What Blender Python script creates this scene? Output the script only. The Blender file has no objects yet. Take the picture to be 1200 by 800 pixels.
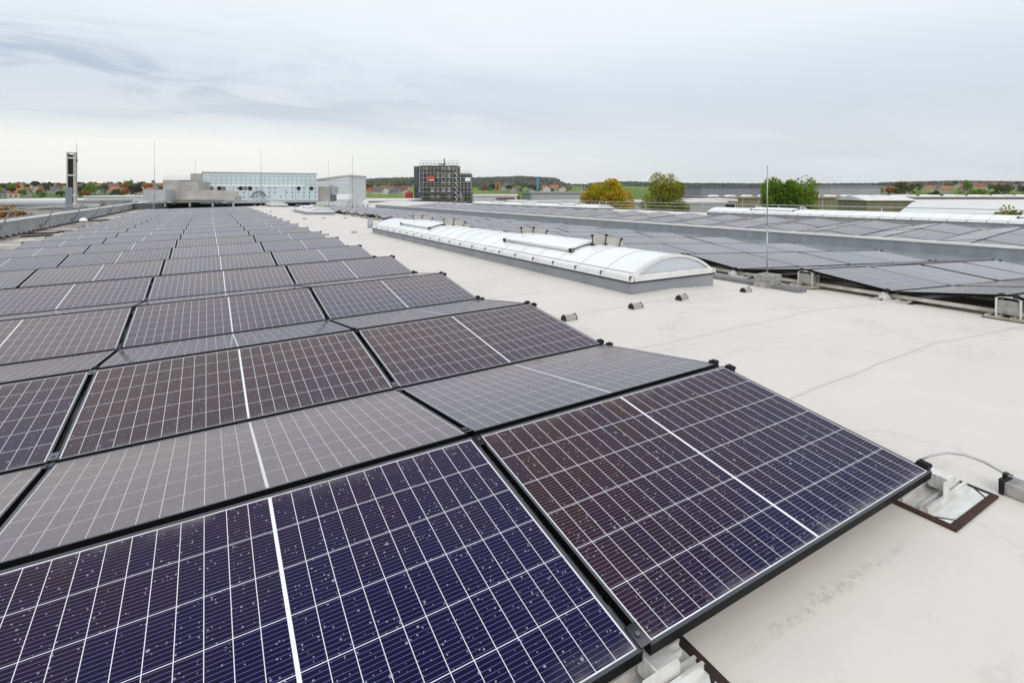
import bpy, math, random
from mathutils import Vector, Matrix
random.seed(7)
R = math.radians
sc = bpy.context.scene
# ------------------------------------------------------------------ camera
CX, CY, CZ = -1.09806, -1.10869, 1.31296
FPX, HOR, YAW = 617.25, 221.6, 0.52406
cam = bpy.data.cameras.new('camera'); camo = bpy.data.objects.new('camera', cam)
sc.collection.objects.link(camo); sc.camera = camo
camo.location = (CX, CY, CZ); camo.rotation_euler = (R(90), 0, -YAW)
cam.sensor_width = 36; cam.lens = 36*FPX/1200; cam.shift_y = -(400-HOR)/1200
cam.clip_start = .05; cam.clip_end = 20000
# ------------------------------------------------------------------ sky and sun
SUN_EL, SUN_AZ = R(38), R(205)          # azimuth of the sun measured clockwise from +Y
wd = bpy.data.worlds.new('World'); sc.world = wd; wd.use_nodes = True
nt = wd.node_tree; nt.nodes.clear(); N = nt.nodes; Lk = nt.links
def wn(t, **k):
    n = N.new(t)
    for a, b in k.items(): setattr(n, a, b)
    return n
out = wn('ShaderNodeOutputWorld'); bg = wn('ShaderNodeBackground'); bg.inputs['Strength'].default_value = .1
sky = wn('ShaderNodeTexSky', sky_type='NISHITA', sun_disc=False, sun_elevation=SUN_EL, sun_rotation=SUN_AZ)
sky.altitude = 500; sky.air_density = 1.0; sky.dust_density = 1.5
tc = wn('ShaderNodeTexCoord'); sep = wn('ShaderNodeSeparateXYZ'); Lk.new(tc.outputs['Generated'], sep.inputs[0])
def wm(op, a, b=None, c=None, clamp=False):
    n = N.new('ShaderNodeMath'); n.operation = op; n.use_clamp = clamp
    for i, v in enumerate((a, b, c)):
        if v is None: continue
        if hasattr(v, 'links'): Lk.new(v, n.inputs[i])
        else: n.inputs[i].default_value = v
    return n.outputs[0]
zc = wm('MAXIMUM', sep.outputs[2], 0.0)
den = wm('ADD', zc, .16)
px_ = wm('DIVIDE', sep.outputs[0], den); py_ = wm('DIVIDE', sep.outputs[1], den)
cmb = wn('ShaderNodeCombineXYZ'); Lk.new(px_, cmb.inputs[0]); Lk.new(py_, cmb.inputs[1])
mp = wn('ShaderNodeMapping'); mp.inputs['Rotation'].default_value = (0, 0, R(28)); mp.inputs['Scale'].default_value = (.8, 1.35, 1)
Lk.new(cmb.outputs[0], mp.inputs[0])
n1 = wn('ShaderNodeTexNoise'); n1.inputs['Scale'].default_value = 1.5; n1.inputs['Detail'].default_value = 10; n1.inputs['Roughness'].default_value = .60; n1.inputs['Distortion'].default_value = .9
Lk.new(mp.outputs[0], n1.inputs['Vector'])
n2 = wn('ShaderNodeTexNoise'); n2.inputs['Scale'].default_value = .7; n2.inputs['Detail'].default_value = 8; n2.inputs['Distortion'].default_value = .6
Lk.new(mp.outputs[0], n2.inputs['Vector'])
def ramp(src, stops, interp='EASE'):
    r = wn('ShaderNodeValToRGB'); cr = r.color_ramp; cr.interpolation = interp
    while len(cr.elements) < len(stops): cr.elements.new(.5)
    for e, (p, c) in zip(cr.elements, stops): e.position = p; e.color = (*c, 1)
    Lk.new(src, r.inputs[0]); return r.outputs[0]
# smooth overcast layer by elevation: bright rim under the cloud base, grey belt, brighter higher up
base = ramp(zc, [(0, (.72, .76, .785)), (.06, (.69, .735, .78)), (.14, (.675, .73, .805)), (.20, (.73, .80, .88)), (.27, (.85, .91, .97)), (.33, (.89, .95, 1.0)), (.6, (.86, .91, .95)), (1, (.84, .87, .90))], 'LINEAR')
# the bank of darker cloud lies low, to the north west
dark = ramp(n1.outputs[0], [(.42, (0, 0, 0)), (.62, (1, 1, 1))])
belt = ramp(zc, [(0, (0, 0, 0)), (.085, (0, 0, 0)), (.135, (1, 1, 1)), (.19, (.9, .9, .9)), (.25, (.22, .22, .22)), (.32, (.04, .04, .04)), (1, (.15, .15, .15))], 'LINEAR')
dirx = wm('MULTIPLY_ADD', sep.outputs[0], -1.1, .62, True)      # stronger towards -X
k = wm('MULTIPLY', wm('MULTIPLY', dark, belt), wm('MULTIPLY_ADD', dirx, .75, .04, True))
m1 = wn('ShaderNodeMix', data_type='RGBA'); Lk.new(k, m1.inputs[0]); Lk.new(base, m1.inputs[6]); m1.inputs[7].default_value = (.36, .44, .56, 1)
# soft lighter streaks
lt = ramp(n2.outputs[0], [(.45, (0, 0, 0)), (.70, (1, 1, 1))])
k2 = wm('MULTIPLY', lt, .28)
m2 = wn('ShaderNodeMix', data_type='RGBA'); Lk.new(k2, m2.inputs[0]); Lk.new(m1.outputs[2], m2.inputs[6]); m2.inputs[7].default_value = (.95, .97, 1.0, 1)
# warm bright gap along the horizon in the north-west
rim = ramp(wm('ADD', zc, wm('MULTIPLY', n1.outputs[0], .03)), [(0, (1, 1, 1)), (.088, (1, 1, 1)), (.125, (.25, .25, .25)), (.18, (0, 0, 0))], 'LINEAR')
rimn = wm('MULTIPLY', rim, wm('MULTIPLY_ADD', sep.outputs[0], -1.25, 1.10, True))
m3 = wn('ShaderNodeMix', data_type='RGBA'); Lk.new(rimn, m3.inputs[0]); Lk.new(m2.outputs[2], m3.inputs[6]); m3.inputs[7].default_value = (.97, .965, .92, 1)
mul = wn('ShaderNodeVectorMath', operation='SCALE'); mul.inputs['Scale'].default_value = 10.3; Lk.new(m3.outputs[2], mul.inputs[0])
m4 = wn('ShaderNodeMix', data_type='RGBA'); m4.inputs[0].default_value = .95; Lk.new(sky.outputs[0], m4.inputs[6]); Lk.new(mul.outputs[0], m4.inputs[7])
Lk.new(m4.outputs[2], bg.inputs[0]); Lk.new(bg.outputs[0], out.inputs[0])
sl = bpy.data.lights.new('sun', 'SUN'); slo = bpy.data.objects.new('sun', sl); sc.collection.objects.link(slo)
sl.energy = 1.1; sl.angle = R(25); sl.color = (1, .95, .88)
sd = Vector((math.sin(SUN_AZ)*math.cos(SUN_EL), math.cos(SUN_AZ)*math.cos(SUN_EL), math.sin(SUN_EL)))
slo.rotation_euler = sd.to_track_quat('Z', 'Y').to_euler()
sc.view_settings.view_transform = 'Standard'; sc.view_settings.look = 'None'
sc.view_settings.exposure = 0; sc.view_settings.gamma = 1
try: sc.view_settings.use_curve_mapping = False
except Exception: pass
# ------------------------------------------------------------------ helpers
COL = sc.collection
def tag(o, label=None, cat=None, group=None, kind=None):
    if label: o['label'] = label
    if cat: o['category'] = cat
    if group: o['group'] = group
    if kind: o['kind'] = kind
    return o
def empty(name, loc=(0, 0, 0), rz=0, label=None, cat=None, group=None):
    o = bpy.data.objects.new(name, None); COL.objects.link(o); o.location = loc; o.rotation_euler = (0, 0, rz)
    o.empty_display_size = .2
    return tag(o, label, cat, group)
class MB:
    def __init__(s): s.v = []; s.f = []; s.m = []; s.sm = []
    def poly(s, pts, mi=0):
        i = len(s.v); s.v += [tuple(p) for p in pts]; s.f.append(tuple(range(i, i+len(pts)))); s.m.append(mi); s.sm.append(False)
    def box(s, x0, x1, y0, y1, z0, z1, mi=0, M=None):
        i = len(s.v)
        P = [Vector(p) for p in ((x0,y0,z0),(x1,y0,z0),(x1,y1,z0),(x0,y1,z0),(x0,y0,z1),(x1,y0,z1),(x1,y1,z1),(x0,y1,z1))]
        if M: P = [M @ p for p in P]
        s.v += [tuple(p) for p in P]
        for q in ((3,2,1,0),(4,5,6,7),(0,1,5,4),(1,2,6,5),(2,3,7,6),(3,0,4,7)):
            s.f.append(tuple(i+a for a in q)); s.m.append(mi); s.sm.append(False)
    def prism(s, pts, y0, y1, mi=0, cap=True, M=None, axis='y'):
        "extrude a closed XZ outline along Y"
        n = len(pts); i = len(s.v)
        for y in (y0, y1):
            for a, b in pts:
                p = Vector((a, y, b)) if axis == 'y' else (Vector((y, a, b)) if axis == 'x' else Vector((a, b, y)))
                if M: p = M @ p
                s.v.append(tuple(p))
        for k in range(n):
            s.f.append((i+k, i+(k+1) % n, i+n+(k+1) % n, i+n+k)); s.m.append(mi); s.sm.append(False)
        if cap:
            s.f.append(tuple(i+k for k in reversed(range(n)))); s.m.append(mi); s.sm.append(False)
            s.f.append(tuple(i+n+k for k in range(n))); s.m.append(mi); s.sm.append(False)
    def tube(s, pts, r, n=8, mi=0, cap=True, r2=None):
        pts = [Vector(p) for p in pts]; rings = []
        for k, p in enumerate(pts):
            d = (pts[min(k+1, len(pts)-1)] - pts[max(k-1, 0)]).normalized()
            a = d.orthogonal().normalized() if abs(d.z) > .99 else d.cross(Vector((0, 0, 1))).normalized()
            b = d.cross(a); rr = r if r2 is None else r+(r2-r)*k/(len(pts)-1)
            i = len(s.v); rings.append(i)
            for j in range(n):
                t = 2*math.pi*j/n; s.v.append(tuple(p+(a*math.cos(t)+b*math.sin(t))*rr))
        for q in range(len(pts)-1):
            for j in range(n):
                s.f.append((rings[q]+j, rings[q]+(j+1) % n, rings[q+1]+(j+1) % n, rings[q+1]+j)); s.m.append(mi); s.sm.append(True)
        if cap:
            s.f.append(tuple(rings[0]+j for j in reversed(range(n)))); s.m.append(mi); s.sm.append(False)
            s.f.append(tuple(rings[-1]+j for j in range(n))); s.m.append(mi); s.sm.append(False)
    def build(s, name, mats, parent=None, link=True):
        me = bpy.data.meshes.new(name); me.from_pydata(s.v, [], s.f)
        if not isinstance(mats, (list, tuple)): mats = [mats]
        for m in mats: me.materials.append(m)
        if len(mats) > 1: me.polygons.foreach_set('material_index', s.m)
        me.polygons.foreach_set('use_smooth', s.sm)
        me.update()
        o = bpy.data.objects.new(name, me)
        if link: COL.objects.link(o)
        if parent: o.parent = parent
        return o
def copy_tree(o, parent=None):
    c = o.copy(); COL.objects.link(c); c.parent = parent
    for ch in o.children: copy_tree(ch, c)
    return c
# pixel helpers used only to find where things stand (each gets its own distance and real size)
SY, CYW = math.sin(YAW), math.cos(YAW)
def at(u, depth, z=0):
    s = (u-600)/FPX*depth
    return Vector((CX + SY*depth + CYW*s, CY + CYW*depth - SY*s, z))
def zat(v, depth): return CZ - (v-HOR)*depth/FPX
# ------------------------------------------------------------------ materials
def mat(name, col, rough=.7, metal=0, noise=None, scale=4, bump=0, spec=.5, detail=6, coords='Object', stretch=(1, 1, 1), bscale=None):
    m = bpy.data.materials.new(name); m.use_nodes = True; t = m.node_tree; b = t.nodes['Principled BSDF']
    b.inputs['Base Color'].default_value = (*col, 1); b.inputs['Roughness'].default_value = rough; b.inputs['Metallic'].default_value = metal
    b.inputs['Specular IOR Level'].default_value = spec
    if noise is not None or bump:
        tcn = t.nodes.new('ShaderNodeTexCoord'); mpn = t.nodes.new('ShaderNodeMapping'); mpn.inputs['Scale'].default_value = stretch
        t.links.new(tcn.outputs[coords], mpn.inputs[0])
        nn = t.nodes.new('ShaderNodeTexNoise'); nn.inputs['Scale'].default_value = scale; nn.inputs['Detail'].default_value = detail
        t.links.new(mpn.outputs[0], nn.inputs['Vector'])
        if noise is not None:
            r = t.nodes.new('ShaderNodeValToRGB'); r.color_ramp.elements[0].position = .32; r.color_ramp.elements[1].position = .68
            r.color_ramp.elements[0].color = (*noise, 1); r.color_ramp.elements[1].color = (*col, 1)
            t.links.new(nn.outputs[0], r.inputs[0]); t.links.new(r.outputs[0], b.inputs['Base Color'])
        if bump:
            n3 = nn
            if bscale:
                n3 = t.nodes.new('ShaderNodeTexNoise'); n3.inputs['Scale'].default_value = bscale; n3.inputs['Detail'].default_value = 3
                t.links.new(mpn.outputs[0], n3.inputs['Vector'])
            bp = t.nodes.new('ShaderNodeBump'); bp.inputs['Strength'].default_value = bump; bp.inputs['Distance'].default_value = .02
            t.links.new(n3.outputs[0], bp.inputs['Height']); t.links.new(bp.outputs[0], b.inputs['Normal'])
    return m
class G:
    "small math graph helper inside a material"
    def __init__(s, m): s.t = m.node_tree; s.b = s.t.nodes['Principled BSDF']
    def n(s, ty, **k):
        x = s.t.nodes.new(ty)
        for a, b in k.items(): setattr(x, a, b)
        return x
    def l(s, a, b): s.t.links.new(a, b)
    def m(s, op, *v, clamp=False):
        n = s.t.nodes.new('ShaderNodeMath'); n.operation = op; n.use_clamp = clamp
        for i, x in enumerate(v):
            if hasattr(x, 'links'): s.l(x, n.inputs[i])
            else: n.inputs[i].default_value = x
        return n.outputs[0]
    def mix(s, f, a, b):
        n = s.t.nodes.new('ShaderNodeMix'); n.data_type = 'RGBA'
        for i, x in ((0, f), (6, a), (7, b)):
            if hasattr(x, 'links'): s.l(x, n.inputs[i])
            else: n.inputs[i].default_value = x if i == 0 else (*x, 1)
        return n.outputs[2]
    def noise(s, vec, scale, detail=4, rough=.5, dist=0):
        n = s.n('ShaderNodeTexNoise'); n.inputs['Scale'].default_value = scale; n.inputs['Detail'].default_value = detail
        n.inputs['Roughness'].default_value = rough; n.inputs['Distortion'].default_value = dist
        if vec is not None: s.l(vec, n.inputs['Vector'])
        return n.outputs[0]
    def ramp(s, src, stops, interp='LINEAR'):
        r = s.n('ShaderNodeValToRGB'); cr = r.color_ramp; cr.interpolation = interp
        while len(cr.elements) < len(stops): cr.elements.new(.5)
        for e, (p, c) in zip(cr.elements, stops):
            e.position = p; e.color = (c, c, c, 1) if not isinstance(c, tuple) else (*c, 1)
        s.l(src, r.inputs[0]); return r.outputs[0]

PW, PS, PT = 1.737, 1.127, .035             # panel width, short side, frame height
def panel_material():
    m = bpy.data.materials.new('solar_cells_under_glass'); m.use_nodes = True; g = G(m)
    tcn = g.n('ShaderNodeTexCoord'); sp = g.n('ShaderNodeSeparateXYZ'); g.l(tcn.outputs['Object'], sp.inputs[0])
    X, Y = sp.outputs[0], sp.outputs[1]
    oi = g.n('ShaderNodeObjectInfo'); oc = g.n('ShaderNodeSeparateColor'); g.l(oi.outputs['Color'], oc.inputs[0])
    cx, cy, x0 = .0706, .1825, .005
    ax = g.m('SUBTRACT', g.m('ABSOLUTE', X), x0)
    fx = g.m('DIVIDE', ax, cx); fy = g.m('DIVIDE', g.m('ADD', Y, cy*3), cy)
    def dist(v, pitch):       # distance to the nearest integer, in metres
        return g.m('MULTIPLY', g.m('ABSOLUTE', g.m('SUBTRACT', v, g.m('ROUND', v))), pitch)
    gx = g.m('LESS_THAN', dist(fx, cx), .00108); gy = g.m('LESS_THAN', dist(fy, cy), .00118)
    mid = g.m('LESS_THAN', ax, 0.0)
    outx = g.m('GREATER_THAN', fx, 12.0); outy = g.m('GREATER_THAN', g.m('ABSOLUTE', Y), cy*3)
    white = g.m('MAXIMUM', g.m('MAXIMUM', gx, gy), g.m('MAXIMUM', mid, g.m('MAXIMUM', outx, outy)))
    bus = g.m('LESS_THAN', dist(g.m('MULTIPLY', g.m('ADD', fy, .0417), 12.0), cy/12), .00085)
    # cell tint: every cell a little different, every panel a little different; navy-to-brown shift paints in the coating's viewing-angle sheen
    fl = g.n('ShaderNodeCombineXYZ'); g.l(g.m('ADD', g.m('FLOOR', g.m('DIVIDE', X, cx)), g.m('MULTIPLY', oi.outputs['Random'], 97.0)), fl.inputs[0]); g.l(g.m('FLOOR', fy), fl.inputs[1])
    wn_ = g.n('ShaderNodeTexWhiteNoise', noise_dimensions='2D'); g.l(fl.outputs[0], wn_.inputs['Vector'])
    off = g.n('ShaderNodeVectorMath', operation='ADD'); ofc = g.n('ShaderNodeCombineXYZ'); g.l(g.m('MULTIPLY', oi.outputs['Random'], 50.0), ofc.inputs[2])
    g.l(tcn.outputs['Object'], off.inputs[0]); g.l(ofc.outputs[0], off.inputs[1]); V = off.outputs[0]
    nz = g.noise(V, .9, 2)
    hue = g.m('ADD', g.m('ADD', g.m('MULTIPLY', g.m('SUBTRACT', wn_.outputs[0], .5), .22), g.m('MULTIPLY', g.m('SUBTRACT', nz, .5), 1.5)), oc.outputs[0], clamp=True)
    hue = g.m('ADD', hue, g.m('MULTIPLY', Y, .55), clamp=True); cell = g.mix(hue, (.0010, .0005, .029), (.030, .010, .008))
    cell = g.mix(g.m('MULTIPLY', bus, .75), cell, g.mix(hue, (.17, .14, .38), (.30, .22, .25)))
    base = g.mix(white, cell, (.90, .90, .94))
    # rain spots and dried specks
    vo = g.n('ShaderNodeTexVoronoi', feature='F1'); vo.inputs['Scale'].default_value = 92; g.l(V, vo.inputs['Vector'])
    vs = g.n('ShaderNodeSeparateColor'); g.l(vo.outputs['Color'], vs.inputs[0])
    rad = g.m('MULTIPLY', g.m('POWER', vs.outputs[0], 2.6), .32)
    spot = g.m('MULTIPLY', g.m('LESS_THAN', vo.outputs['Distance'], rad), g.m('GREATER_THAN', vs.outputs[1], .25))
    vo2 = g.n('ShaderNodeTexVoronoi', feature='F1'); vo2.inputs['Scale'].default_value = 30; g.l(V, vo2.inputs['Vector'])
    vs2 = g.n('ShaderNodeSeparateColor'); g.l(vo2.outputs['Color'], vs2.inputs[0])
    rad2 = g.m('MULTIPLY', g.m('POWER', vs2.outputs[1], 7.0), .20)
    spot2 = g.m('LESS_THAN', vo2.outputs['Distance'], rad2)
    sp_ = g.m('MAXIMUM', g.m('MULTIPLY', spot, .60), g.m('MULTIPLY', spot2, .55))
    base = g.mix(sp_, base, (.48, .50, .58))
    # dusty film, thicker towards the lower frame edge; per-panel grey paints in mirrored sky
    du = g.noise(V, 2.2, 6, .6); dust_sheen = g.m('ADD', g.m('MULTIPLY', g.ramp(du, [(.35, 0.), (.75, 1.)]), .012), g.m('MULTIPLY', oc.outputs[1], .30), clamp=True)
    base = g.mix(dust_sheen, base, (.51, .46, .45))
    edge = g.m('MULTIPLY', g.ramp(g.m('SUBTRACT', PS/2, g.m('ABSOLUTE', Y)), [(.010, .55), (.045, .12), (.10, 0.)]), g.ramp(g.noise(V, 7, 6, .65), [(.42, 0.), (.66, 1.)]))
    base = g.mix(edge, base, (.36, .33, .31))
    g.l(base, g.b.inputs['Base Color'])
    rg = g.m('ADD', g.m('MULTIPLY', du, .10), g.m('MULTIPLY_ADD', sp_, .5, .07)); g.l(rg, g.b.inputs['Roughness'])
    g.b.inputs['IOR'].default_value = 1.24
    bp = g.n('ShaderNodeBump'); bp.inputs['Strength'].default_value = .25; bp.inputs['Distance'].default_value = .001
    g.l(sp_, bp.inputs['Height']); g.l(bp.outputs[0], g.b.inputs['Normal'])
    return m
def roof_material(name, tone=(.755, .71, .665)):
    m = bpy.data.materials.new(name); m.use_nodes = True; g = G(m)
    tcn = g.n('ShaderNodeTexCoord'); sp = g.n('ShaderNodeSeparateXYZ'); V = tcn.outputs['Object']; g.l(V, sp.inputs[0])
    X, Y = sp.outputs[0], sp.outputs[1]
    wob = g.noise(V, .55, 2)
    Yw = g.m('ADD', Y, g.m('MULTIPLY', g.m('SUBTRACT', wob, .5), .22))
    p = 1.32
    fy = g.m('DIVIDE', g.m('SUBTRACT', Yw, 1.02), p); dy = g.m('MULTIPLY', g.m('ABSOLUTE', g.m('SUBTRACT', fy, g.m('ROUND', fy))), p)
    keep = g.m('GREATER_THAN', Y, .4); line = g.m('MULTIPLY', g.m('LESS_THAN', dy, .0035), keep)
    near = g.m('MULTIPLY', g.ramp(dy, [(0., 1.), (.05, 0.)]), keep)
    # cross laps, offset from strip to strip
    fl = g.m('FLOOR', fy); wn_ = g.n('ShaderNodeTexWhiteNoise', noise_dimensions='1D'); g.l(fl, wn_.inputs['W'])
    fx = g.m('DIVIDE', g.m('ADD', X, g.m('MULTIPLY', wn_.outputs[0], 9.0)), 9.0); dx = g.m('MULTIPLY', g.m('ABSOLUTE', g.m('SUBTRACT', fx, g.m('ROUND', fx))), 9.0)
    line2 = g.m('LESS_THAN', dx, .005)
    base = g.mix(g.ramp(g.noise(V, .35, 6, .6), [(.35, 0.), (.7, 1.)]), tone, tuple(c*.94 for c in tone))
    base = g.mix(g.m('MULTIPLY', g.ramp(g.noise(V, 2.4, 8, .65), [(.45, 0.), (.75, 1.)]), .15), base, (.47, .46, .45))
    # cool grey water marks with darker tide edges
    tn = g.noise(V, .75, 6, .55, .4)
    tide = g.ramp(tn, [(.555, 0.), (.57, 1.), (.585, 0.)])
    base = g.mix(g.m('MULTIPLY', tide, .16), base, (.33, .31, .28))
    speck = g.ramp(g.noise(V, 38, 3, .7), [(.66, 0.), (.74, 1.)])
    base = g.mix(g.m('MULTIPLY', speck, .22), base, (.28, .26, .23))
    base = g.mix(g.m('MULTIPLY', near, .12), base, (.45, .40, .34))
    base = g.mix(g.m('MULTIPLY', line, .62), base, (.22, .18, .15))
    base = g.mix(g.m('MULTIPLY', line2, .30), base, (.25, .20, .17))
    # rusty dirt in the gutter beside the parapet, at the low edge of the roof
    gut = g.m('MULTIPLY', g.ramp(g.m('DIVIDE', g.m('ADD', X, 7.6), 4.), [(0., 1.), (.30, 1.), (.55, 0.)]), g.ramp(g.noise(V, .8, 5, .6, .6), [(.38, 0.), (.50, 1.)]))
    gut = g.m('MULTIPLY', gut, g.m('LESS_THAN', X, -4.0))
    base = g.mix(g.m('MULTIPLY', gut, .8), base, (.20, .145, .115))
    # long scuffed puddle stain beside the nearest panel
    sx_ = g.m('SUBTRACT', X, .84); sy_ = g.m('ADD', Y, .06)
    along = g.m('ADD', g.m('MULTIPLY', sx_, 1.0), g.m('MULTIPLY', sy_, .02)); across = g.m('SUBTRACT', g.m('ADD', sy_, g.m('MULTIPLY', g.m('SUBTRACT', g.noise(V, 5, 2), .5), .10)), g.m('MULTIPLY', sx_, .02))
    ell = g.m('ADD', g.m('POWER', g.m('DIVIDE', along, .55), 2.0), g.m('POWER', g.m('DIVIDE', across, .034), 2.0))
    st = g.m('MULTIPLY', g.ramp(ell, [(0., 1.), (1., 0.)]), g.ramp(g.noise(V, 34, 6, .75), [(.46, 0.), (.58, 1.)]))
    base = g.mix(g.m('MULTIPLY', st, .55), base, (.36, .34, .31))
    g.l(base, g.b.inputs['Base Color']); g.b.inputs['Roughness'].default_value = .55; g.b.inputs['Specular IOR Level'].default_value = .35
    hb = g.m('ADD', g.m('MULTIPLY', g.noise(V, 1.6, 4), 1.0), g.m('ADD', g.m('MULTIPLY', g.noise(V, 9, 5), .12), g.m('MULTIPLY', g.m('MULTIPLY', g.ramp(dy, [(0., 0.), (.006, 1.)]), keep), .04)))
    bp = g.n('ShaderNodeBump'); bp.inputs['Strength'].default_value = .5; bp.inputs['Distance'].default_value = .03
    g.l(hb, bp.inputs['Height']); g.l(bp.outputs[0], g.b.inputs['Normal'])
    return m
M = {}
M['cells'] = panel_material()
M['roof'] = roof_material('roof_membrane')
M['frame'] = mat('black_anodised_frame', (.005, .005, .006), .5, 0, spec=.12)
M['lip'] = mat('frame_lip_sky_sheen', (.10, .105, .12), .33, .75)  # same black frame; the grey paints sky mirrored on its top faces
M['clamp'] = mat('black_clamp', (.012, .012, .013), .5, .2)
M['mid'] = mat('grey_mid_clamp', (.22, .22, .24), .4, .8)
M['alu'] = mat('mill_aluminium', (.86, .86, .85), .38, .35, noise=(.66, .64, .60), scale=9, stretch=(1, 6, 1))
M['rail'] = mat('weathered_rail', (.66, .64, .60), .5, .3, noise=(.42, .38, .30), scale=5)
M['pad'] = mat('rubber_pad', (.020, .017, .016), .85, noise=(.075, .028, .02), scale=7, bump=.5)
M['padm'] = mat('mossy_rubber_pad', (.045, .042, .035), .85, noise=(.16, .13, .02), scale=6, bump=.5)
M['concrete'] = mat('concrete', (.44, .43, .41), .9, noise=(.24, .235, .22), scale=16, bump=.8)
M['greymembrane'] = mat('grey_upstand_membrane', (.30, .315, .34), .5, noise=(.23, .245, .27), scale=2.2, bump=.9, bscale=3.2)
M['cap'] = mat('metal_coping', (.74, .73, .71), .45, .2, noise=(.60, .59, .58), scale=1.3)
M['parapet'] = mat('parapet_membrane', (.42, .43, .43), .6, noise=(.31, .32, .32), scale=1.6, bump=.5)
M['opal'] = mat('opal_glazing', (.95, .95, .95), .22, noise=(.88, .885, .89), scale=1.5, spec=.6)
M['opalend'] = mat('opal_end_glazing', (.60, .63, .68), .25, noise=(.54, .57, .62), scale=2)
M['whitemetal'] = mat('white_coated_metal', (.78, .78, .77), .4, noise=(.66, .65, .63), scale=5)
M['deflector'] = mat('beige_deflector_sheet', (.52, .49, .44), .5, noise=(.43, .40, .35), scale=4)
M['galv'] = mat('galvanised_steel', (.50, .51, .52), .42, .75, noise=(.36, .37, .38), scale=12)
M['steelclip'] = mat('clip_steel', (.16, .16, .165), .5, .5)
M['steelpost'] = mat('grey_steel_post', (.22, .225, .23), .45, .5)
M['fast'] = mat('shaded_fastener_disc', (.24, .25, .28), .5)  # darker than the membrane, painting in the shading round the covered plates
M['joint'] = mat('joint_strip', (.46, .46, .46), .5)
M['dark'] = mat('dark_sealant', (.02, .02, .022), .7)
M['gravelstrip'] = mat('grey_cable_duct', (.25, .25, .255), .8, noise=(.16, .16, .165), scale=22, bump=.6)
# ------------------------------------------------------------------ the roof
SX, SYL = .02066, -.00696
XC, XW, X2 = 4.5, 16.4, 24.4
S2 = -.048
def prof(X):
    if X <= XC: return -.13 + SX*X
    zc_ = -.13 + SX*XC
    if X <= XW: return zc_ + S2*(X-XC)
    zw = zc_ + S2*(XW-XC)
    if X <= X2: return zw + (zc_+.02-zw)*(X-XW)/(X2-XW)
    return zc_+.02 - .03*(X-X2)
def rz(X, Y): return prof(X) + SYL*Y
XL, XR, Y0, Y1 = -7.45, 28.6, -6.0, 80.0
mb = MB(); xs = [XL+.01] + [XL+(XC-XL)*i/12 for i in range(1, 12)] + [XC] + [XC+(XW-XC)*i/10 for i in range(1, 11)] + [XW+(X2-XW)*i/6 for i in range(1, 7)] + [XR]
ys = [Y0+(Y1-Y0)*i/50 for i in range(51)]
for y in ys:
    for x in xs: mb.v.append((x, y, rz(x, y)))
W_ = len(xs)
for j in range(50):
    for i in range(W_-1):
        mb.f.append((j*W_+i, j*W_+i+1, (j+1)*W_+i+1, (j+1)*W_+i)); mb.m.append(0); mb.sm.append(True)
tag(mb.build('roof', M['roof']), kind='structure')
M['facade'] = mat('factory_facade', (.42, .43, .44), .6, noise=(.36, .37, .38), scale=.6)
mb = MB()
for (a, b, c, d) in ((XL, Y0, XR, Y0), (XR, Y0, XR, Y1), (XR, Y1, XL, Y1), (XL, Y1, XL, Y0)):
    mb.poly([(a, b, -10), (c, d, -10), (c, d, -.75), (a, b, -.75)])
o = tag(mb.build('factory_building', M['facade']), 'long flat-roofed factory block whose pale roof carries the solar panels', 'building')
# ------------------------------------------------------------------ solar panels
fr = MB(); hw, hs = PW/2, PS/2; lw = .011
fr.box(-hw, hw, -hs, -hs+lw, -PT, 0); fr.box(-hw, hw, hs-lw, hs, -PT, 0)
fr.box(-hw, -hw+lw, -hs+lw, hs-lw, -PT, 0); fr.box(hw-lw, hw, -hs+lw, hs-lw, -PT, 0)
for i, f in enumerate(fr.f):
    if all(abs(fr.v[k][2]) < 1e-6 for k in f): fr.m[i] = 1
gl = MB(); gl.poly([(-hw+lw, -hs+lw, -.0025), (hw-lw, -hs+lw, -.0025), (hw-lw, hs-lw, -.0025), (-hw+lw, hs-lw, -.0025)])
gl.poly([(-hw+lw, hs-lw, -.0085), (hw-lw, hs-lw, -.0085), (hw-lw, -hs+lw, -.0085), (-hw+lw, -hs+lw, -.0085)], 1)
M['back'] = mat('backsheet', (.55, .55, .57), .6)
def mid_clamp():
    c = MB()
    for y in (0,):
        c.box(-hw-.034, -hw+.006, y-.035, y+.035, .0008, .0045); c.tube([(-hw-.015, y, .004), (-hw-.015, y, .010)], .008, 6)
    return c
def end_clamp():
    c = MB()
    for y, s in ((0, 1),):
        c.box(hw-.006, hw+.042, y-.026, y+.026, .001, .006); c.box(hw+.004, hw+.038, y-.022, y+.022, -.040, .001)
        c.box(hw+.004, hw+.014, y-.024, y+.024, .006, .015); c.box(hw+.028, hw+.038, y-.024, y+.024, .006, .014)
        c.tube([(hw+.021, y, .0), (hw+.021, y, .020)], .007, 6)
    return c
def end_clamp_left():
    c = end_clamp(); c.v = [(-a, b, z) for a, b, z in c.v]; c.f = [tuple(reversed(f)) for f in c.f]; return c
proto = empty('solar_panel', (0, 0, -500))
fo = fr.build('frame', [M['frame'], M['lip']], proto); go = gl.build('glass', [M['cells'], M['back']], proto)
go.color = (.5, 0, 0, 1)
cm_mesh = mid_clamp().build('clamp', M['mid'], None, link=False).data
ce_mesh = end_clamp().build('clamp', M['clamp'], None, link=False).data
cl_mesh = end_clamp_left().build('clamp', M['clamp'], None, link=False).data
ORD = ['first','second','third','fourth','fifth','sixth','seventh','eighth','ninth','tenth','eleventh','twelfth','thirteenth','fourteenth','fifteenth','sixteenth','seventeenth','eighteenth','nineteenth','twentieth','twenty-first','twenty-second','twenty-third','twenty-fourth','twenty-fifth','twenty-sixth','twenty-seventh','twenty-eighth','twenty-ninth','thirtieth']
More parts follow.
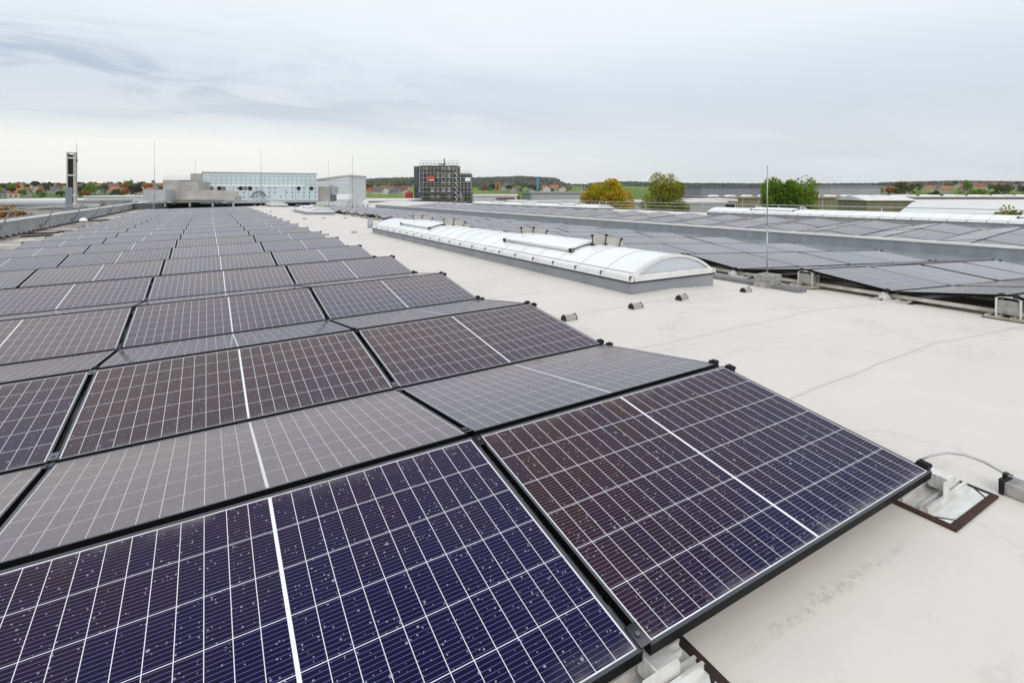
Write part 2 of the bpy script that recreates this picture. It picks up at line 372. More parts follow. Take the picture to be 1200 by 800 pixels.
PER = 2.32177; TILT = .12568
DZ = [-0.0018, 0.0192, 0.0088, -0.0051, -0.0173, -0.0026, -0.0051, -0.0024, -0.003, -0.0097, 0.0053, -0.0004, 0.0131, 0.0009]
DY = [0.0106, -0.0003, -0.0006, -0.0067, -0.0041, -0.0027, -0.0007, -0.0017, 0.0029, -0.0026, 0.004, -0.0029, 0.003, 0.0018]
GR, GV = .05004, .0348
jobs = []
def add_panel(xm, ylo, zlo, yhi, zhi, slope, **k):
    "low edge mid point -> high edge mid point; slope = fall of the roof across the panel"
    c = Vector((xm, (ylo+yhi)/2, (zlo+zhi)/2)); ex = Vector((1, 0, slope)).normalized()
    e2 = Vector((0, yhi-ylo, zhi-zlo)).normalized()
    if e2.y < 0: e2 = -e2
    ez = ex.cross(e2).normalized(); ey = ez.cross(ex)
    Mx = Matrix((ex, ey, ez)).transposed().to_4x4(); Mx.translation = c
    jobs.append(dict(M=Mx, c=c, **k))
rnd = random.Random(3)
def zbase(X, Y, XX): return prof(X)+.13+SYL*Y
# left field
NR = 22; NC = 4
for r in range(NR):
    dzl, dzh = (DZ[2*r], DZ[2*r+1]) if r < 7 else (rnd.uniform(-.006, .006), rnd.uniform(-.006, .006))
    dyl, dyh = (DY[2*r], DY[2*r+1]) if r < 7 else (0, 0)
    dzn = DZ[2*r+2] if r < 6 else rnd.uniform(-.006, .006)
    dyn = DY[2*r+2] if r < 6 else 0
    for c in range(NC):
        xm = 1.767/2 - .007 - 1.767*c; yl = r*PER; yh = yl+PS*math.cos(TILT); sh = PS*math.sin(TILT); zz = SX*xm
        lab = 'next to the white walkway' if c == 0 else ('at the outer end beside the gutter' if c == NC-1 else ['', 'second from the walkway', 'third from the walkway'][c])
        add_panel(xm, yl+dyl, zz+SYL*yl+dzl, yh+dyh, zz+SYL*yh+sh+dzh, SX, field='left', row=2*r, col=c, NCc=NC, vis=True, lab=lab)
        y2 = yh+GR; y3 = y2+PS*math.cos(TILT)
        add_panel(xm, y3+dyn, zz+SYL*y3+dzn, y2+dyh, zz+SYL*y2+sh+dzh, SX, field='left', row=2*r+1, col=c, NCc=NC, vis=r < 5, lab=lab)
# middle field, on the slope that falls away to the grey upstand, and the field beyond it
def field(name, xstart, ncol, yv, rows, nlab):
    for r in range(rows[0], rows[1]):
        for c in range(ncol):
            xm = xstart + PW/2 + 1.767*c
            sl_ = (prof(xm+.5)-prof(xm-.5))
            yl = yv + r*PER; yh = yl+PS*math.cos(TILT); sh = PS*math.sin(TILT)
            zf = lambda Y: prof(xm)+.13+SYL*Y
            lab = nlab[c]; e = rnd.uniform(-.005, .005)
            add_panel(xm, yl, zf(yl)+e, yh, zf(yh)+sh+e, sl_, field=name, row=2*(r-rows[0]), col=c, NCc=ncol, vis=True, lab=lab)
            y2 = yh+GR; y3 = y2+PS*math.cos(TILT)
            add_panel(xm, y3, zf(y3)+e, y2, zf(y2)+sh+e, sl_, field=name, row=2*(r-rows[0])+1, col=c, NCc=ncol, vis=True, lab=lab)
XM = 6.72; YV = 2.40
field('middle', XM, 4, YV, (-2, 24), ['nearest the skylight', 'second from the skylight', 'third from the skylight', 'nearest the grey upstand wall'])
field('far', 17.15, 3, 2.0, (-2, 24), ['nearest the coping', 'second from the coping', 'nearest the far skylight'])
def dep(p): return (p.x-CX)*SY+(p.y-CY)*CYW
def inview(p):
    d = dep(p)
    if d < .2: return False
    u = 600+FPX*((p.x-CX)*CYW-(p.y-CY)*SY)/d; v = HOR-FPX*(p.z-CZ)/d
    m = 900/d
    return -m < u < 1200+m and v < 800+m*.7
for j in jobs:
    j['d'] = dep(j['c']); j['in'] = inview(j['c'])
jobs.sort(key=lambda j: j['d'])
FIELDW = dict(left='left field', middle='middle field behind the near skylight', far='field beyond the grey upstand')
vis = [j for j in jobs if j['vis'] and j['in']]
chosen = set(id(j) for j in vis[:298])
# row numbers per field count only the rows that show
rows_seen = {}
for j in vis[:298]: rows_seen.setdefault(j['field'], set()).add(j['row'])
rows_ix = {f: {r: i for i, r in enumerate(sorted(s))} for f, s in rows_seen.items()}
first = True; rest = MB()
for j in jobs:
    if id(j) in chosen:
        o = proto if first else copy_tree(proto); first = False
        o.matrix_world = j['M']
        ix = rows_ix[j['field']][j['row']]
        face = 'facing the camera side' if j['row'] % 2 == 0 else 'sloping away from the camera'
        short = dict(left='left field', middle='field behind the skylight', far='field beyond the upstand')[j['field']]
        lab = '%s-row panel of %s, %s' % (ORD[ix] if ix < 30 else 'row %d' % ix, short, j['lab'])
        tag(o, lab, 'solar panel', 'solar panels set out in rows on the flat roof')
        g_ = [ch for ch in o.children if ch.name.startswith('glass')][0]
        h = .70+rnd.uniform(-.35, .25); dust_sheen_amt = .25+rnd.uniform(0, .4)
        if j['row'] % 2 and j['field'] == 'left': dust_sheen_amt += .55  # extra pale film stands in for sky mirrored at grazing angles
        if j['field'] != 'left': dust_sheen_amt += .45
        elif j['row'] > 3: dust_sheen_amt += .12
        if j['field'] == 'left' and j['row'] == 0: h = {0: .46, 1: .0, 2: .1}.get(j['col'], .3); dust_sheen_amt = 0
        if j['field'] == 'left' and j['row'] in (2,): h = .95 if j['col'] < 2 else .75; dust_sheen_amt = .15
        g_.color = (max(h, 0), dust_sheen_amt, 0, 1)
        # clamps
        last = j['col'] == (j['NCc']-1)
        if j['field'] == 'left':
            if j['d'] < 16: cme = [cl_mesh if last else cm_mesh] + ([ce_mesh] if j['col'] == 0 else [])
            else: cme = [ce_mesh] if j['col'] == 0 else ([cl_mesh] if last else [])
        else:
            if j['d'] < 16: cme = [cl_mesh if j['col'] == 0 else cm_mesh] + ([ce_mesh] if last else [])
            else: cme = [cl_mesh] if j['col'] == 0 else []
        for me in cme:
            for yy in (-hs+.04, hs-.04):
                co = bpy.data.objects.new('clamp', me); COL.objects.link(co); co.parent = o; co.location = (0, yy, 0)
    elif j['d'] > -8:
        Mx = j['M']; i = len(rest.v)
        for (x, y, z) in ((-hw,-hs,-PT),(hw,-hs,-PT),(hw,hs,-PT),(-hw,hs,-PT),(-hw,-hs,-.003),(hw,-hs,-.003),(hw,hs,-.003),(-hw,hs,-.003)):
            rest.v.append(tuple(Mx @ Vector((x, y, z))))
        for q in ((3,2,1,0),(0,1,5,4),(1,2,6,5),(2,3,7,6),(3,0,4,7)):
            rest.f.append(tuple(i+a for a in q)); rest.m.append(0); rest.sm.append(False)
        # laminate: panes cut by a fine white grid
        i = len(rest.v)
        for (x, y) in ((-hw,-hs),(hw,-hs),(hw,hs),(-hw,hs)): rest.v.append(tuple(Mx @ Vector((x, y, 0))))
        rest.f.append((i, i+1, i+2, i+3)); rest.m.append(1); rest.sm.append(False)
M['farcell'] = mat('distant_cells', (.12, .105, .12), .14, noise=(.085, .072, .09), scale=.5, detail=2)
tag(rest.build('solar_panel_rows', [M['frame'], M['farcell']]), 'distant rows of solar panels merging into one grey violet sheet', 'solar panels', kind='stuff')
# ------------------------------------------------------------------ panel supports
def support(kind):
    "valley support: rubber pad, aluminium tray with ribs, bracket; ridge support: the same pad with a tall frame and a concrete ballast block"
    root = empty('panel_support', (0, 0, -500))
    p = MB(); p.prism([(-.225, -.24), (.225, -.235), (.235, .0), (.222, .24), (-.22, .245)], 0.002, .010, axis='z'); p.build('rubber_pad', M['pad'] if kind != 'mossy' else M['padm'], root)
    t = MB(); t.prism([(-.20, .19), (-.20, -.15), (-.15, -.21), (.14, -.21), (.19, -.15), (.19, .19)], .012, .016, axis='z')
    for y in (-.130, -.100, -.035, .055, .182):
        t.box(-.20, .19, y-.0022, y+.0022, .016, .036 if y != -.100 else .030); t.box(-.20, .19, y-.0055, y+.0055, .036 if y != -.100 else .030, .0385 if y != -.100 else .0325)
    t.prism([(-.20, -.17), (-.20, -.21), (-.165, -.21)], .0125, .0145, axis='z'); t.prism([(.19, -.17), (.155, -.21), (.19, -.21)], .0125, .0145, axis='z')
    t.build('tray', M['alu'], root)
    b = MB()
    if kind == 'valley':
        o_ = -.085
        b.box(.012, .105, o_-.028, o_+.055, .0395, .078); b.box(.012, .105, o_-.034, o_-.0285, .018, .072); b.box(.012, .105, o_+.0555, o_+.061, .018, .064)
        b.box(.106, .125, o_-.02, o_+.05, .0395, .045); b.box(.120, .150, o_+.0, o_+.006, .0395, .062)
        b.box(-.052, .004, o_-.048, o_-.044, .0395, .098); b.box(-.0, .0045, o_-.044, o_+.030, .0395, .100)
        b.build('bracket', M['alu'], root)
    return root
vproto = support('valley'); vproto2 = None
vlist = []
ORDN = ORD
sup_n = 0
for r in range(0, NR, 1):
    for c in range(0, 5):
        if not (c == 0 or r == 0): continue
        X = 1.767 - .014 - 1.767*c + (.035 if c == 0 else .0); Y = r*PER+(.09 if r == 0 else -.02)
        if r == 0 and c > 1: continue
        vlist.append((X, Y, r, c))
for i, (X, Y, r, c) in enumerate(vlist):
    o = vproto if i == 0 else copy_tree(vproto)
    o.location = (X, Y, rz(X, Y)); o.rotation_euler = (math.atan(SYL), -math.atan(SX), 0)
    if r == 0: lab = 'bare aluminium foot on a black pad at the low corner of the front right panel' if c == 0 else 'ribbed aluminium foot on a black pad under the seam of the front panels'
    else: lab = 'aluminium foot at the walkway end of the %s valley of the left field' % ORD[r]
    tag(o, lab[:200], 'panel support', 'aluminium feet carrying the solar panels')
# ridge supports: post under ridge ends with a concrete ballast paver
def ridge_support():
    root = empty('ballast_support', (0, 0, -500))
    p = MB(); p.box(-.20, .20, -.19, .19, .002, .012); p.build('rubber_pad', M['padm'], root)
    t = MB(); t.box(-.19, .19, -.17, .17, .013, .017)
    for y in (-.16, -.06, .06, .16): t.box(-.19, .19, y-.004, y+.004, .017, .045)
    t.build('tray', M['rail'], root)
    f = MB()
    for y in (-.105, .105):
        f.box(-.055, -.048, y-.010, y+.010, .02, .232); f.box(.115, .122, y-.010, y+.010, .02, .232)
        f.box(-.055, .122, y-.010, y+.010, .222, .230)
    f.tube([(-.052, -.105, .225), (-.052, -.07, .242), (-.052, 0, .248), (-.052, .07, .242), (-.052, .105, .225)], .006, 6)
    f.box(.0, .12, -.05, .05, .232, .244)
    f.build('bracket', M['alu'], root)
    b = MB(); b.box(-.047, .112, -.096, .096, .056, .132); b.box(-.045, .110, -.094, .094, .135, .205); b.build('ballast_block', M['concrete'], root)
    return root
rp = ridge_support()
spots = []
for r in range(0, NR):
    spots.append((1.767-.13, r*PER+PS*math.cos(TILT)+GR/2, 'left', r, 0))
for k in range(-1, 14):
    spots.append((XM+.01, YV+k*PER+PS*math.cos(TILT)+GR/2, 'mid', k, 1))
for i, (X, Y, f_, r, s) in enumerate(spots):
    o = rp if i == 0 else copy_tree(rp)
    sl_ = SX if X < XC else S2
    o.location = (X, Y, rz(X, Y)); o.rotation_euler = (math.atan(SYL), -math.atan(sl_), math.pi if not s else 0)
    if s == 0: lab = 'ballasted ridge stand under the %s ridge end of the left panel field' % ORD[r]
    else: lab = 'concrete ballast stand at the %s ridge end of the field behind the skylight' % ORD[r+1]
    tag(o, lab, 'panel support', 'ballasted stands holding up the panel ridges')
vm = None
for k in range(-1, 14):
    X, Y = XM-.02, YV+k*PER-.02
    o = copy_tree(vproto)
    o.location = (X, Y, rz(X, Y)); o.rotation_euler = (math.atan(SYL), -math.atan(S2), math.pi)
    tag(o, 'low aluminium foot at the %s valley of the field behind the skylight' % ORD[k+1], 'panel support', 'aluminium feet carrying the solar panels')
# base rails
def rail(name, X, ya, yb, lab, w=.04, h=.045, z0=.045, m='rail'):
    b = MB(); za, zb = rz(X, ya)+z0, rz(X, yb)+z0
    pts = [(X-w/2, ya, za), (X+w/2, ya, za), (X+w/2, yb, zb), (X-w/2, yb, zb)]
    top = [(x, y, z+h) for x, y, z in pts]
    i = len(b.v); b.v += pts+top
    for q in ((3,2,1,0),(4,5,6,7),(0,1,5,4),(1,2,6,5),(2,3,7,6),(3,0,4,7)): b.f.append(tuple(i+a for a in q)); b.m.append(0); b.sm.append(False)
    return tag(b.build(name, M[m]), lab, 'rail' if 'duct' not in name else 'cable duct')
rail('base_rail', XM+.04, -2, 34, 'long pale base rail along the end of the field behind the skylight')
rail('base_rail', 1.60, .3, 52, 'base rail tucked beneath the walkway end of the left panel field', m='rail')
rail('cable_duct', 6.12, 3.25, 19.5, 'flat grey cable duct lying between the near skylight and the panels', w=.22, h=.05, z0=.003, m='gravelstrip')
# ------------------------------------------------------------------ arched skylights
def skylight(X, Y, length, vents, label, W=1.60, hc=.14, rise=.26, zlift=0):
    root = empty('arched_skylight', (X, Y, rz(X, Y)+zlift), 0, label, 'skylight', 'arched rooflights on the pale roof')
    root.rotation_euler = (math.atan(SYL), 0, 0)
    h = W/2; c = MB()
    c.box(-h, -h+.03, 0, length, -.12, hc); c.box(h-.03, h, 0, length, -.12, hc)
    c.box(-h+.03, h-.03, 0, .03, -.12, hc); c.box(-h+.03, h-.03, length-.03, length, -.12, hc); c.build('curb', M['greymembrane'], root)
    k = MB(); k.box(-h-.020, h+.020, -.020, length+.020, hc-.004, hc+.016); k.build('seal', M['dark'], root)
    f = MB(); zf = hc+.018
    for sx_ in (-1, 1):
        f.prism([(sx_*(h+.03), zf), (sx_*(h-.02), zf), (sx_*(h-.03), zf+.075), (sx_*(h+.012), zf+.055)], -.03, length+.03)
    for (ya, yb) in ((-.03, .03), (length-.03, length+.03)):
        f.prism([(ya if ya < 0 else yb, zf), ((ya+yb)/2, zf), ((ya+yb)/2, zf+.082), (ya if ya < 0 else yb, zf+.06)], -h+.04, h-.04, axis='x')
    f.build('frame', M['whitemetal'], root)
    # circular-segment vault
    z0 = zf+.045; hh = h-.02; rad = (hh*hh+rise*rise)/(2*rise); zc_ = z0+rise-rad; a0 = math.asin(hh/rad)
    def arc(t, r_=0): a = -a0+2*a0*t; return ((rad+r_)*math.sin(a), zc_+(rad+r_)*math.cos(a))
    g_ = MB(); NA = 20; n = max(1, round(length/.6)); st = length/n
    for i in range(n):
        ya, yb = i*st+.004, (i+1)*st-.004
        for q in range(NA):
            p, p2 = arc(q/NA), arc((q+1)/NA)
            g_.poly([(p[0], ya, p[1]), (p2[0], ya, p2[1]), (p2[0], yb, p2[1]), (p[0], yb, p[1])][::-1]); g_.sm[-1] = True
    g_.build('glazing', M['opal'], root)
    for i in range(n+1):
        if i in (0, n): continue
        rb = MB()
        y = i*st; w_ = .0055 if i % 2 else .003
        for q in range(NA):
            p, p2, q1, q2 = arc(q/NA, .004), arc((q+1)/NA, .004), arc(q/NA, -.012), arc((q+1)/NA, -.012)
            rb.poly([(p[0], y-w_, p[1]), (p2[0], y-w_, p2[1]), (p2[0], y+w_, p2[1]), (p[0], y+w_, p[1])][::-1])
            rb.poly([(p[0], y-w_, p[1]), (q1[0], y-w_, q1[1]), (q2[0], y-w_, q2[1]), (p2[0], y-w_, p2[1])][::-1])
        rb.build('glazing_bar', M['joint'], root)
    ea = MB()
    for y in (.018, length-.018):
        for q in range(NA):
            p, p2, q1, q2 = arc(q/NA, .008), arc((q+1)/NA, .008), arc(q/NA, -.030), arc((q+1)/NA, -.030); s2 = 1 if y < 1 else -1
            ea.poly([(p[0], y-.03, p[1]), (p2[0], y-.03, p2[1]), (p2[0], y+.03, p2[1]), (p[0], y+.03, p[1])][::-1])
            ea.poly([(p[0], y-s2*.03, p[1]), (q1[0], y-s2*.03, q1[1]), (q2[0], y-s2*.03, q2[1]), (p2[0], y-s2*.03, p2[1])])
    ea.build('end_arch', M['whitemetal'], root)
    lp = MB()
    for t_ in (.052, .948): p = arc(t_, .003); lp.tube([(p[0], .0, p[1]), (p[0], length, p[1])], .007, 5)
    lp.build('ledge_strip', M['joint'], root)
    cb = MB()
    for i in range(n+1):
        for sx_ in (-1, 1):
            x = sx_*(h+.008); cb.box(x-.018, x+.018, i*st-.012, i*st+.012, zf-.004, zf+.075)
    cb.build('clips', M['steelclip'], root)
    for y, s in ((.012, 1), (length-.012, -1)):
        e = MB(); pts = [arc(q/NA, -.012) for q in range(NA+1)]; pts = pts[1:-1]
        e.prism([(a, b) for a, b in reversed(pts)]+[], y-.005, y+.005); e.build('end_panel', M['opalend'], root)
    # smoke vents: a raised lid between wind deflectors
    for (ya, yb) in vents:
        l = MB(); t0, t1 = .20, .86
        for q in range(16):
            ta, tb = t0+(t1-t0)*q/16, t0+(t1-t0)*(q+1)/16
            p, p2, q1, q2 = arc(ta, .055), arc(tb, .055), arc(ta, .02), arc(tb, .02)
            l.poly([(p[0], ya, p[1]), (p2[0], ya, p2[1]), (p2[0], yb, p2[1]), (p[0], yb, p[1])][::-1]); l.sm[-1] = True
            for y in (ya, yb): l.poly([(p[0], y, p[1]), (q1[0], y, q1[1]), (q2[0], y, q2[1]), (p2[0], y, p2[1])])
        vf = l.build('vent_flap', M['opal'], root)
        b = MB(); p = arc(t0, .03); b.tube([(p[0], ya-.06, p[1]), (p[0], yb+.06, p[1])], .022, 6)
        b.build('hinge_bar', M['whitemetal'], vf)
        b = MB()
        for y in (ya-.03, yb+.03):
            b.tube([(arc(t0+(.5-t0)*q/6, .022)[0], y, arc(t0+(.5-t0)*q/6, .022)[1]) for q in range(7)], .008, 5)
            p = arc(t0, .03); b.box(p[0]-.035, p[0]+.035, y-.03, y+.03, p[1]-.03, p[1]+.03)
        b.build('hinge_arm', M['clamp'], vf)
        for y in (ya-.07, yb+.07):
            d = MB(); jt = MB()
            segs = [(.44, .60), (.60, .78), (.78, .985)]
            for (ta, tb) in segs:
                p, p2 = arc(ta, .006), arc(tb-.004, .006); u1, u2 = arc(ta, .155 if ta < .7 else .145), arc(tb-.004, .155 if tb < .8 else .03)
                d.prism([p, p2, u2, u1], y-.004, y+.004)
            wd_ = d.build('wind_deflector', M['deflector'], root)
            for ta in (.44, .60, .78):
                p, u1 = arc(ta, 0), arc(ta, .18); jt.tube([(p[0], y-.012, p[1]), (u1[0], y-.012, u1[1])], .009, 5)
                jt.box(u1[0]-.022, u1[0]+.022, y-.03, y-.004, u1[1]-.03, u1[1]); jt.box(p[0]-.04, p[0]+.03, y-.04, y-.004, p[1]-.005, p[1]+.02)
            jt.build('strut', M['clamp'], wd_)
    return root
skylight(4.54, 4.12, 12.6, [(1.75, 3.9), (8.1, 10.4)], 'long near arched skylight with two raised vent flaps on the walkway')
skylight(5.05, 33.2, 6.2, [(1.6, 3.8)], 'short arched skylight standing alone further along the walkway')
skylight(5.0, 55.0, 6.5, [(2., 4.)], 'smallest and farthest arched skylight at the end of the walkway')
skylight(24.5, -5.0, 24.4, [(19.5, 21.8), (9., 11.1), (3.5, 5.6)], 'long white skylight at right in front of the railing and leafy trees', W=1.7, hc=.12, rise=.24)
skylight(24.5, 29.4, 21.0, [(3, 5), (9, 11), (15, 17)], 'far white skylight strip left of the yellow tree', W=1.7, hc=.10, rise=.20)
# ------------------------------------------------------------------ upstand wall, parapets
def wallbox(name, xa, xb, ya, yb, h, label, body, capm, capw=.05, caph=.04, lift=0, n=1, bands=True):
    root = empty(name, (0, 0, 0), 0, label, 'wall')
    b = MB(); segs = 24
    for i in range(segs):
        y, y2 = ya+(yb-ya)*i/segs, ya+(yb-ya)*(i+1)/segs
        z, z2 = rz((xa+xb)/2, y), rz((xa+xb)/2, y2)
        P_ = [(xa, y, z-.5), (xb, y, z-.5), (xb, y2, z2-.5), (xa, y2, z2-.5), (xa, y, z+h), (xb, y, z+h), (xb, y2, z2+h), (xa, y2, z2+h)]
        k = len(b.v); b.v += P_
        for q in ((4,5,6,7),(1,2,6,5),(3,0,4,7)): b.f.append(tuple(k+a for a in q)); b.m.append(0); b.sm.append(False)
        if i == 0: b.f.append((k, k+1, k+5, k+4)); b.m.append(0); b.sm.append(False)
        if i == segs-1: b.f.append((k+2, k+3, k+7, k+6)); b.m.append(0); b.sm.append(False)
    b.build('wall_body', body, root)
    c = MB(); z, z2 = rz((xa+xb)/2, ya)+h+.003, rz((xa+xb)/2, yb)+h+.003
    P_ = [(xa-capw, ya, z), (xb+capw, ya, z), (xb+capw, yb, z2), (xa-capw, yb, z2), (xa-capw, ya, z+caph), (xb+capw, ya, z+caph), (xb+capw, yb, z2+caph), (xa-capw, yb, z2+caph)]
    c.v += P_
    for q in ((3,2,1,0),(4,5,6,7),(0,1,5,4),(1,2,6,5),(2,3,7,6),(3,0,4,7)): c.f.append(q); c.m.append(0); c.sm.append(False)
    c.build('coping', capm, root)
    return root
uw = wallbox('upstand_wall', XW, XW+.34, -5, 62, .44, 'low grey membrane-wrapped upstand with pale coping between the panel fields', M['greymembrane'], M['cap'])
# round fastening plates under the upstand membrane and flared foot
d = MB()
for i in range(70):
    y = -2+i*.72; z = rz(XW, y)+.30
    d.tube([(XW-.001, y, z), (XW-.010, y, z)], .07, 14)
d.build('fastener', M['fast'], uw)
d = MB()
for i in range(40):
    y, y2 = -5+67*i/40, -5+67*(i+1)/40
    d.poly([(XW-.45, y, rz(XW-.45, y)+.004), (XW-.45, y2, rz(XW-.45, y2)+.004), (XW-.004, y2, rz(XW, y2)+.16), (XW-.004, y, rz(XW, y)+.16)][::-1])
d.build('skirt', M['greymembrane'], uw)
pl = wallbox('parapet_wall', XL-.35, XL, -5.5, 79.5, .56, 'light grey parapet with white metal coping along the left roof edge', M['parapet'], M['cap'], capw=.04, caph=.05)
t = MB()
for i in range(90):
    y = 3+i*.66+rnd.uniform(-.1, .1); z = rz(XL, y)
    t.poly([(XL+.02, y-.13, z+.005), (XL+.16, y-.02, z+.005), (XL+.02, y+.13, z+.005), (XL+.004, y, z+.13)][:3]); t.poly([(XL+.02, y-.13, z+.005), (XL+.16, y, z+.006), (XL+.006, y, z+.10)]); t.poly([(XL+.16, y, z+.006), (XL+.02, y+.13, z+.005), (XL+.006, y, z+.10)])
t.build('drainage_wedge', M['dark'], pl)
M['darkwall'] = mat('dark_end_wall', (.11, .115, .125), .6, noise=(.08, .085, .09), scale=1)
mb = MB()
mb.box(XL, 1.5, 62.0, 62.3, -1.2, -.10); mb.box(XL, 1.5, 61.94, 62.36, -.097, -.05, 1)
tag(mb.build('end_parapet', [M['darkwall'], M['cap']]), 'dark end parapet closing the far side of the roof under the ducts', 'wall')
# railing on the left parapet
root = empty('roof_railing', (XL, 0, 0), 0, 'galvanised roof railing leaning over the left parapet', 'railing')
r_ = MB(); posts = [i*6.1-.9 for i in range(0, 10)]
for h_, dx in ((1.0, .40), (.74, .30)):
    r_.tube([(dx, y, rz(XL, y)+h_) for y in (-5, 20, 40, 60)], .022, 8)
r_.build('handrail', M['galv'], root)
for y in posts:
    p = MB(); z = rz(XL, y); p.tube([(.03, y-.42, z+.20), (.05, y, z+.20), (.09, y, z+.26), (.42, y, z+1.02)], .026, 8); p.box(.0, .012, y-.5, y-.36, z+.12, z+.28)
    p.build('post', M['steelpost'], root)
# right-hand railing beyond the far skylight
def fence(name, X, ya, yb, step, label, zb=0, hs_=(.12, .38, .62)):
    root = empty(name, (X, 0, 0), 0, label, 'railing'); r_ = MB()
    for h_ in hs_: r_.tube([(0, y, rz(X, y)+h_) for y in (ya, (ya+yb)/2, yb)], .024, 6)
    r_.build('handrail', M['galv'], root)
    y = ya
    while y <= yb+.01:
        p = MB(); p.tube([(0, y, rz(X, y)-.1), (0, y, rz(X, y)+max(hs_))], .026, 6); p.build('post', M['galv'], root); y += step
fence('roof_railing', 28.2, -4, 60, 5.5, 'galvanised two-rail railing along the right roof edge before the trees')
# ------------------------------------------------------------------ small roof things
M['holderbody'] = mat('holder_body', (.42, .41, .38), .7, noise=(.30, .29, .27), scale=30)
def holder():
    root = empty('conductor_holder', (0, 0, -500)); root.scale = (.72, .85, .72)
    b = MB(); b.prism([(-.06, .0), (.06, .0), (.055, .055), (.03, .075), (-.03, .075), (-.055, .055)], -.078, .078); b.build('concrete_foot', M['holderbody'], root)
    c = MB()
    for s in (-1, 1):
        y = s*.085; c.prism([(-.062, 0.), (.062, 0.), (.05, .052), (.022, .075), (-.022, .075), (-.05, .052)], y-.010, y+.010)
        c.box(-.012, .012, y-.008, y+.008, .075, .088)
    c.build('clip', M['clamp'], root); return root
hp = holder()
def gp(u, v):   # point on the roof seen at a pixel, found by marching
    d = Vector((SY + CYW*(u-600)/FPX, CYW - SY*(u-600)/FPX, -(v-HOR)/FPX)); t = 1.0
    while t < 120:
        p = Vector((CX, CY, CZ))+d*t
        if p.z <= rz(p.x, p.y): return p
        t += .01
    return p
hs_px = [(667, 375), (745, 361), (799, 351), (874, 342), (919, 338), (415, 273), (382, 276), (357, 257), (379, 256), (405, 256), (317, 248.5), (342, 247)]
hl = ['nearest, beside the second panel ridge', 'in front of the left corner of the near skylight', 'in front of the middle of the near skylight end', 'left of the concrete rod foot', 'at the foot of the tall lightning rod', 'left of the grey vent pipe', 'beside the fourth panel ridge end', 'left of the short skylight, nearer one', 'in front of the middle of the short skylight', 'in front of the right corner of the short skylight', 'near the farthest skylight, left one', 'just left of the short skylight']
for i, ((u, v), l) in enumerate(zip(hs_px, hl)):
    o = hp if i == 0 else copy_tree(hp); p = gp(u, v); o.location = (p.x, p.y, rz(p.x, p.y)+.002)
    o.rotation_euler = (0, 0, R(92)+rnd.uniform(-.15, .15)) if i < 3 else (0, 0, R(80)+rnd.uniform(-.3, .3))
    tag(o, 'small black-ended conductor holder '+l, 'cable holder', 'conductor holders on the roof')
# near lightning rod
p = gp(899, 336); root = empty('lightning_rod', (p.x, p.y, rz(p.x, p.y)), R(8), 'tall thin lightning rod standing on two stacked concrete slabs', 'lightning rod')
b = MB(); b.box(-.16, .16, -.13, .13, .008, .095); b.box(-.155, .165, -.135, .125, .100, .185); b.build('concrete_slabs', M['concrete'], root)
b = MB(); b.box(-.30, .26, -.22, .22, .002, .006); b.build('mat', M['gravelstrip'], root)
b = MB(); b.tube([(0, 0, .185), (0, 0, .9)], .011, 8); b.tube([(0, 0, .9), (.012, 0, 1.80)], .008, 8); b.tube([(0, 0, .185), (0, 0, .215)], .022, 8); b.build('mast', M['galv'], root)
b = MB(); b.tube([(.0, 0, .2), (.06, -.02, .17), (.19, -.06, .04), (.25, -.08, .03)], .006, 6); b.build('down_lead', M['galv'], root)
# tripod rods far away
for u, dpt, vt, vb, lab in ((181, 50, 166, 243, 'tripod lightning rod in front of the pale clad box at left'), (306, 56, 175, 240, 'tripod lightning rod in front of the perforated container'), (413, 50, 182, 241, 'tripod lightning rod right of the slanted grey building'), (540, 66, 205, 240, 'thin lightning rod in front of the scaffolded tower'), (229, 60, 186, 240, 'thin lightning rod left of the perforated container'), (385, 64, 188, 240, 'thin lightning rod before the slanted grey building')):
    q = at(u, dpt); z = rz(q.x, q.y); top = zat(vt, dpt)
    root = empty('lightning_rod', (q.x, q.y, z), 0, lab, 'lightning rod', 'slim lightning rods on the roof')
    b = MB(); b.tube([(0, 0, .1), (0, 0, 1.5)], .028, 6); b.tube([(0, 0, 1.5), (0, 0, top-z)], .017, 6); b.build('mast', M['galv'], root)
    for k_ in range(3):
        a = k_*2.094+.4; b = MB(); b.tube([(0, 0, 1.35), (.75*math.cos(a), .75*math.sin(a), .05)], .02, 6); b.box(.75*math.cos(a)-.15, .75*math.cos(a)+.15, .75*math.sin(a)-.15, .75*math.sin(a)+.15, 0.003, .08); b.build('leg', M['galv'], root)
# vent pipe next to the far end of the near skylight
p = gp(434, 267); b = MB(); b.tube([(0, 0, 0), (0, 0, .40)], .105, 18); o = empty('vent_pipe', (p.x, p.y, rz(p.x, p.y)), 0, 'short grey vent pipe with dark cap beyond the near skylight', 'vent pipe')
b.build('pipe', mat('grey_pvc', (.42, .43, .47), .5), o); b = MB(); b.tube([(0, 0, .44), (0, 0, .52)], .15, 18); b.tube([(0, 0, .40), (0, 0, .44)], .06, 10); b.build('cap', M['dark'], o)
p = gp(66+0, 290-22); b = MB(); b.tube([(0, 0, 0), (0, 0, .28)], .06, 14)
o = empty('roof_vent', (XL+1.3, 22.4+8, rz(XL+1.3, 30.4)), 0, 'small white domed roof vent in the gutter beside the left parapet', 'roof vent'); b.build('pipe', M['deflector'], o)
b = MB()
for k_ in range(5):
    a, a2 = k_*math.pi/10, (k_+1)*math.pi/10
    b.tube([(0, 0, .28+.16*math.sin(a)), (0, 0, .28+.16*math.sin(a2))], .17*math.cos(a), 14, cap=False, r2=max(.17*math.cos(a2), .005))
b.build('dome', M['opal'], o)
